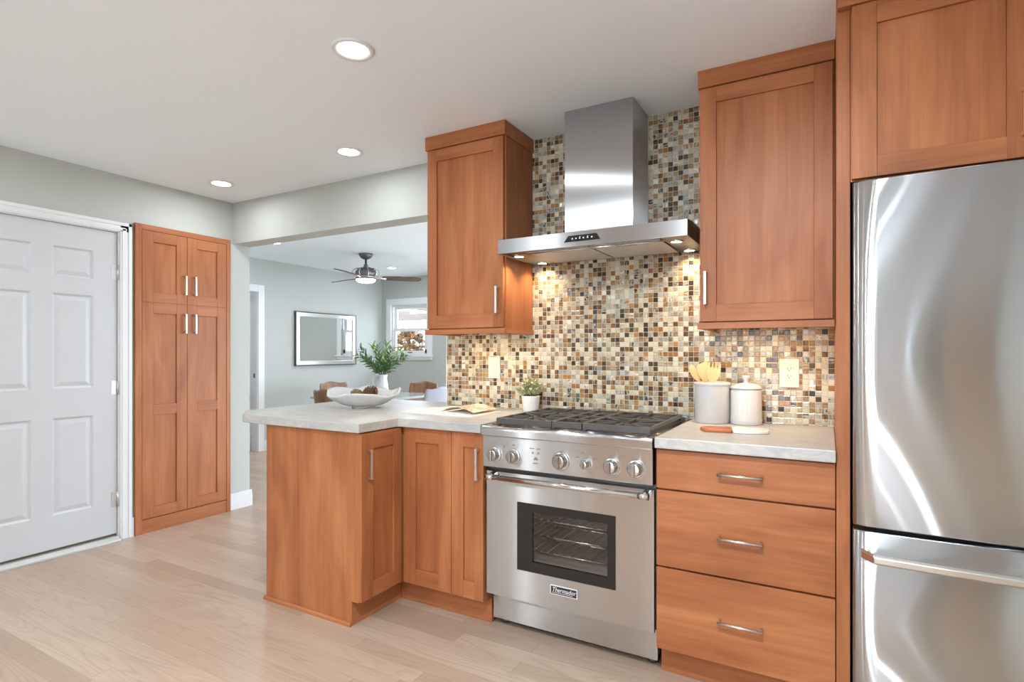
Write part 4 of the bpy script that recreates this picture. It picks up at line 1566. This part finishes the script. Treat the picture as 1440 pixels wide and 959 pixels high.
board(rounded([(-0.010, -0.058), (0.075, -0.062), (0.128, -0.030), (0.128, 0.034), (0.075, 0.062), (-0.010, 0.058)], r=0.02), 0.9303, 0.9435, 'blade', 'marble', 0.003)
board(rounded([(-0.135, 0.010), (-0.112, -0.052), (-0.0105, -0.056), (-0.0105, 0.056), (-0.10, 0.052)], r=0.008), 0.9303, 0.9435, 'handle', 'handle_wood', 0.003)

# ------------------------------------------------------------------ dining room things
# mirror
P = thing('wall_mirror', 'wide silver framed mirror on the far dining room wall', 'mirror', (XM, 5.70, 1.08))
my0, my1, mz0, mz1 = 5.156, 6.240, 1.082, 1.800
b = MB()
fw = 0.055
for y0, y1, z0, z1 in ((my0, my0 + fw, mz0, mz1), (my1 - fw, my1, mz0, mz1), (my0 + fw, my1 - fw, mz0, mz0 + fw), (my0 + fw, my1 - fw, mz1 - fw, mz1)):
    b.box(XM + 0.0005, XM + 0.034, y0, y1, z0, z1, 'silver_frame')
for y0, y1, z0, z1 in ((my0 - 0.012, my0, mz0 - 0.012, mz1 + 0.012), (my1, my1 + 0.012, mz0 - 0.012, mz1 + 0.012), (my0, my1, mz0 - 0.012, mz0), (my0, my1, mz1, mz1 + 0.012)):
    b.box(XM + 0.0005, XM + 0.040, y0, y1, z0, z1, 'frame_edge')
b.build('frame', 'silver_frame', P, 0.003)
MB().box(XM + 0.002, XM + 0.016, my0 + fw, my1 - fw, mz0 + fw, mz1 - fw).build('mirror_glass', 'mirror', P)

# ceiling fan
fx, fy = -4.847, 5.019
P = thing('ceiling_fan', 'pewter ceiling fan with three dark blades and a lit bowl in the dining room', 'fan', (fx, fy, CZ))
c = (fx, fy, CZ)
MB().lathe([(0.0, 0.0), (0.082, -0.0003), (0.080, -0.020), (0.062, -0.048), (0.030, -0.066), (0.0, -0.066)], c, seg=32).build('canopy', 'fan_metal', P)
MB().lathe([(0.0, -0.05), (0.013, -0.05), (0.013, -0.125), (0.026, -0.130), (0.028, -0.165), (0.0, -0.165)], c, seg=20).build('downrod', 'fan_metal', P)
MB().lathe([(0.0, -0.160), (0.045, -0.162), (0.078, -0.172), (0.082, -0.185), (0.100, -0.190), (0.122, -0.212), (0.126, -0.245), (0.112, -0.268), (0.118, -0.276), (0.118, -0.290), (0.0, -0.292)], c, seg=36).build('motor_housing', 'fan_metal', P)
b = MB()
for k in range(10):
    a = 2 * PI * k / 10
    dx, dy = math.cos(a), math.sin(a)
    pts = [(fx + dx * r, fy + dy * r, CZ + z) for r, z in ((0.080, -0.178), (0.125, -0.182), (0.160, -0.205), (0.172, -0.240), (0.158, -0.272), (0.120, -0.288))]
    b.tube(pts, 0.005, 6)
for zz, rr in ((-0.285, 0.135),):
    b.tube([(fx + rr * math.cos(2 * PI * i / 32), fy + rr * math.sin(2 * PI * i / 32), CZ + zz) for i in range(33)], 0.006, 6)
b.build('cage', 'nickel', P)
MB().lathe([(0.120, -0.290), (0.122, -0.304), (0.116, -0.308), (0.114, -0.292)], c, seg=36).build('light_ring', 'fan_metal', P)
MB().lathe([(0.114, -0.300), (0.112, -0.322), (0.092, -0.340), (0.05, -0.350), (0.0, -0.353)], c, seg=36).build('light_bowl', 'fan_lens', P)
lamp('fan_light', 'AREA', (fx, fy, CZ - 0.358), 5, (1.0, 0.88, 0.74), P, 0.2)
right = Vector((ca, sa, 0))
fwd = Vector((-sa, ca, 0))
for ang in (-102, 19, 140):
    a = math.radians(ang)
    d = (right * math.cos(a) + fwd * math.sin(a)).normalized()
    s = Vector((-d.y, d.x, 0))
    zc = CZ - 0.283
    o3 = Vector((fx, fy, zc))
    b = MB()
    prof = [(0.19, 0.048), (0.24, 0.058), (0.40, 0.068), (0.58, 0.072), (0.645, 0.060), (0.665, 0.030)]
    up, lo = [], []
    tl = -0.22
    out = [(r, w) for r, w in prof] + [(r, -w) for r, w in prof[::-1]]
    vs_ = [o3 + d * r + s * w + Vector((0, 0, w * tl + 0.004)) for r, w in out] + [o3 + d * r + s * w + Vector((0, 0, w * tl - 0.004)) for r, w in out]
    n = len(out)
    b.faces(vs_, [tuple(range(n)), tuple(range(n, 2 * n))[::-1]] + [(i, (i + 1) % n, n + (i + 1) % n, n + i) for i in range(n)])
    bl = b.build('blade', 'blade_wood', P, 0.001)
    b = MB()
    b.tube([o3 + d * 0.10 + Vector((0, 0, 0.004)), o3 + d * 0.16 + Vector((0, 0, -0.004)), o3 + d * 0.24 + Vector((0, 0, -0.006))], [0.014, 0.011, 0.016], 8)
    b.build('blade_bracket', 'nickel', bl)

# table
tx, ty = -4.64, 4.98
P = thing('dining_table', 'grey topped dining table under the fan in the dining room', 'table', (tx, ty, 0))
pl = rounded([(-5.16, 4.44), (-4.12, 4.44), (-4.12, 5.52), (-5.16, 5.52)], r=0.04)
MB().prism(pl, 2, 0.725, 0.750).build('table_top', 'table_top', P, 0.003)
MB().box(-5.08, -4.20, 4.52, 5.44, 0.650, 0.7248).build('apron', 'chair_wood', P, 0.002)
for x in (-5.05, -4.23):
    for y in (4.55, 5.41):
        MB().prism([(x - 0.035, y - 0.035), (x + 0.035, y - 0.035), (x + 0.035, y + 0.035), (x - 0.035, y + 0.035)], 2, 0.0, 0.6498).build('leg', 'chair_wood', P, 0.003)


# chairs: local frame, seat faces +y, back at y = -0.22
def make_chair(name, label, wm, sm, loc, rz):
    P = thing(name, label, 'chair', (0, 0, 0), 'chairs around the dining table')
    n = 14
    b = MB()
    pts = []
    seat = rounded([(-0.20, -0.20), (0.20, -0.20), (0.23, 0.22), (-0.23, 0.22)], r=0.05)
    b.prism(seat, 2, 0.425, 0.460)
    b.build('seat', sm, P, 0.006)
    b = MB()
    rowsz = [(0.60, -0.02), (0.64, -0.006), (0.70, 0.0), (0.78, 0.0), (0.84, -0.004), (0.865, -0.020)]
    vs_, fs = [], []
    for th_ in (0.0, 0.020):
        for z, ins in rowsz:
            for i in range(n + 1):
                u = (2 * i / n - 1)
                x = u * (0.225 + ins)
                y = -0.235 + 0.055 * u * u - (z - 0.45) * 0.16 - th_
                zz = z + (0.012 * math.cos(u * 4.2) if z > 0.8 else 0)
                vs_.append((x, y, zz))
    R_, C_ = len(rowsz), n + 1
    for s_ in range(2):
        for r in range(R_ - 1):
            for i in range(n):
                k = s_ * R_ * C_ + r * C_ + i
                fs.append((k, k + 1, k + C_ + 1, k + C_))
    S = R_ * C_
    for i in range(n):
        fs.append((i, i + 1, S + i + 1, S + i))
        k = (R_ - 1) * C_ + i
        fs.append((k, k + 1, S + k + 1, S + k))
    for r in range(R_ - 1):
        fs.append((r * C_, (r + 1) * C_, S + (r + 1) * C_, S + r * C_))
        k = r * C_ + n
        fs.append((k, k + C_, S + k + C_, S + k))
    b.faces(vs_, fs, None, True)
    b.build('backrest', sm, P)
    for x in (-0.185, 0.185):
        MB().tube([(x * 0.95, -0.215, 0.0), (x, -0.205, 0.42), (x, -0.232, 0.66), (x * 0.98, -0.250, 0.76)], [0.013, 0.018, 0.015, 0.011], 10).build('leg', wm, P)
        MB().tube([(x * 1.08, 0.205, 0.0), (x * 1.05, 0.185, 0.424)], [0.012, 0.018], 10).build('leg', wm, P)
    MB().box(-0.18, 0.18, 0.16, 0.18, 0.375, 0.4248).build('seat_rail', wm, P)
    P.location = loc
    P.rotation_euler = (0, 0, rz)
    return P


ch1 = make_chair('dining_chair', 'brown wooden dining chair beyond the left side of the bowl, by the mirror wall', 'chair_wood', 'chair_wood', (-5.32, 5.19, 0), -PI / 2)
copy_thing(ch1, (-4.50, 4.38, 0), 'brown wooden dining chair at the near end of the table, mostly hidden behind the bowl', 0.0)
copy_thing(ch1, (-4.60, 5.56, 0), 'brown wooden dining chair at the far end of the table, under the window', PI)
make_chair('dining_chair', 'pale grey dining chair at the table, closest to the mosaic wall', 'frame_edge', 'pale_seat', (-4.02, 5.02, 0), PI / 2)

# pitcher with branches
jx, jy = -4.50, 4.93
P = thing('pitcher', 'white ceramic pitcher holding green branches on the dining table', 'pitcher', (jx, jy, 0.75))
MB().lathe([(0.0, 0.0003), (0.058, 0.0003), (0.066, 0.01), (0.070, 0.07), (0.062, 0.14), (0.052, 0.19), (0.052, 0.225), (0.060, 0.246), (0.056, 0.246), (0.047, 0.222), (0.047, 0.19), (0.060, 0.07), (0.0, 0.012)], (jx, jy, 0.75), seg=36).build('pitcher_body', 'ceramic', P)
hp = [Vector((jx, jy, 0.75)) - right * r + Vector((0, 0, z)) for r, z in ((0.050, 0.215), (0.085, 0.222), (0.112, 0.195), (0.112, 0.150), (0.092, 0.110), (0.064, 0.095))]
MB().tube(hp, [0.008, 0.009, 0.009, 0.009, 0.008, 0.007], 10).build('handle', 'ceramic', P)
specs = [(-0.30, 0.02, 0.25), (-0.24, -0.06, 0.32), (-0.13, 0.05, 0.36), (-0.05, -0.06, 0.34), (0.04, 0.06, 0.39), (0.12, -0.05, 0.32), (0.20, 0.05, 0.30), (0.27, -0.03, 0.24), (-0.17, -0.10, 0.20), (0.10, -0.12, 0.22)]
for i, (du, dw, dz) in enumerate(specs):
    base = Vector((jx, jy, 0.80))
    neck = Vector((jx, jy, 0.995)) + right * du * 0.10 + fwd * dw * 0.10
    tip = Vector((jx, jy, 0.97)) + right * du + fwd * dw + Vector((0, 0, dz))
    P = thing('leafy_branch', 'leafy green branch in the white pitcher on the dining table', 'branch', tuple(base), 'leafy branches in the white pitcher')
    m1 = neck * 0.55 + tip * 0.45 + Vector((0, 0, 0.03))
    path = [base, neck, m1, tip]
    def bez(t):
        if t < 0.3:
            return base.lerp(neck, t / 0.3)
        t2 = (t - 0.3) / 0.7
        return (1 - t2) ** 2 * neck + 2 * t2 * (1 - t2) * m1 + t2 * t2 * tip
    MB().tube([bez(k / 10) for k in range(11)], [0.004 - 0.0025 * k / 10 for k in range(11)], 6).build('stem', 'stem', P)
    b = MB()
    lm = 'leaf_light' if i in (2, 4, 6) else 'leaf'
    for q in range(34):
        t = 0.34 + 0.66 * q / 33
        p = bez(t)
        tang = (bez(min(1, t + 0.02)) - bez(t - 0.02)).normalized()
        a = q * 2.4 + i
        side = tang.cross(Vector((math.sin(i), math.cos(i), 0.4))).normalized()
        sd = Matrix.Rotation(a, 3, tang) @ side
        leaf_faces(b, p, tang * 0.75 + sd * 0.8, random.uniform(0.065, 0.095), random.uniform(0.019, 0.027), lm)
    b.build('foliage', lm, P)

# ------------------------------------------------------------------ garden beyond the window
struct('ground', MB().box(-16, 10, 7.05, 18, -0.2, -0.1), 'concrete')
b = MB()
for i in range(40):
    x = -15 + i * 0.36
    b.box(x, x + 0.34, 12.0, 12.03, -0.1, 1.75)
b.box(-15, -0.6, 12.03, 12.07, 0.3, 0.4)
b.box(-15, -0.6, 12.03, 12.07, 1.4, 1.5)
o = b.build('garden_fence', 'fence', None)
tag(o, 'white board fence at the back of the bright garden', 'fence')
P = thing('pergola', 'pale pergola beams outside the dining room window', 'pergola', (-8.0, 9.0, -0.1))
for x in (-11.6, -9.6, -7.9, -6.2):
    MB().box(x - 0.05, x + 0.05, 8.2, 11.5, 2.19, 2.33).build('rafter', 'beam', P)
MB().box(-12.2, -5.5, 10.6, 10.72, 2.03, 2.1895).build('beam', 'beam', P)
for x in (-11.9, -5.8):
    MB().box(x - 0.06, x + 0.06, 10.6, 10.72, -0.0995, 2.0295).build('post', 'beam', P)


def shrub(x, y, z0, w, h, m, label, n=420, seed=1):
    rnd = random.Random(seed)
    P = thing('garden_shrub', label, 'shrub', (x, y, -0.1), 'shrubs in the garden')
    MB().tube([(x, y, -0.0995), (x + 0.05, y, z0 + h * 0.5)], [0.03, 0.015], 8).build('stem', 'stem', P)
    b = MB()
    for k in range(n):
        a, e, r = rnd.uniform(0, 2 * PI), rnd.uniform(-1.2, 1.5), rnd.uniform(0.4, 1) ** 0.5
        p = Vector((x + w / 2 * r * math.cos(a) * math.cos(e), y + w / 2 * r * math.sin(a) * math.cos(e), z0 + h / 2 + h / 2 * r * math.sin(e)))
        d = Vector((rnd.uniform(-1, 1), rnd.uniform(-1, 1), rnd.uniform(-0.6, 1)))
        leaf_faces(b, p, d, rnd.uniform(0.10, 0.20), rnd.uniform(0.07, 0.12), m)
    b.build('foliage', m, P)


shrub(-8.35, 10.0, 1.0, 0.9, 0.75, 'bush_orange', 'orange leaved shrub seen through the lower sash of the window', seed=3)
shrub(-7.35, 10.3, 1.1, 0.8, 0.80, 'bush_dark', 'dusky shrub right of the orange one outside the window', seed=5)
shrub(-9.0, 9.0, 0.55, 1.0, 0.45, 'bush', 'low green shrub below the window sill line, left', n=260, seed=8)
shrub(-7.7, 9.1, 0.55, 1.2, 0.50, 'bush', 'low green shrub below the window sill line, right', n=300, seed=9)

# ------------------------------------------------------------------ unseen kitchen side behind the camera, shaped for its reflections in the steel
P = thing('unseen_tall_cabinet', 'unseen tall tan cabinet with a dark side, shaped for the refrigerator reflection', 'cabinet', (0.85, -1.6, 0))
MB().box(0.64, 1.05, YF + 0.002, -1.60, 0.10, 2.42).build('carcass', 'tan_wood', P, 0.002)
MB().box(0.505, 0.6395, YF + 0.002, -1.60, 0.0, 2.42).build('side_panel', 'taupe', P, 0.002)  # taupe strip added for the dark band in the refrigerator reflection
MB().box(0.64, 1.05, YF + 0.06, -1.62, 0.0, 0.0995).build('plinth', 'tan_wood', P)
P = thing('tan_reflection_cabinet', 'unseen tan cabinet beside the glazed door, added to tint the range reflection', 'cabinet', (-1.97, -1.7, 0))
MB().box(-2.32, -1.505, YF + 0.002, -1.60, 0.0, 2.42).build('carcass', 'tan_wood', P, 0.002)
for x0, x1 in ((-2.317, -1.914), (-1.910, -1.508)):
    MB().box(x0, x1, -1.5995, -1.580, 0.1, 2.40).build('door', 'tan_wood', P, 0.002)
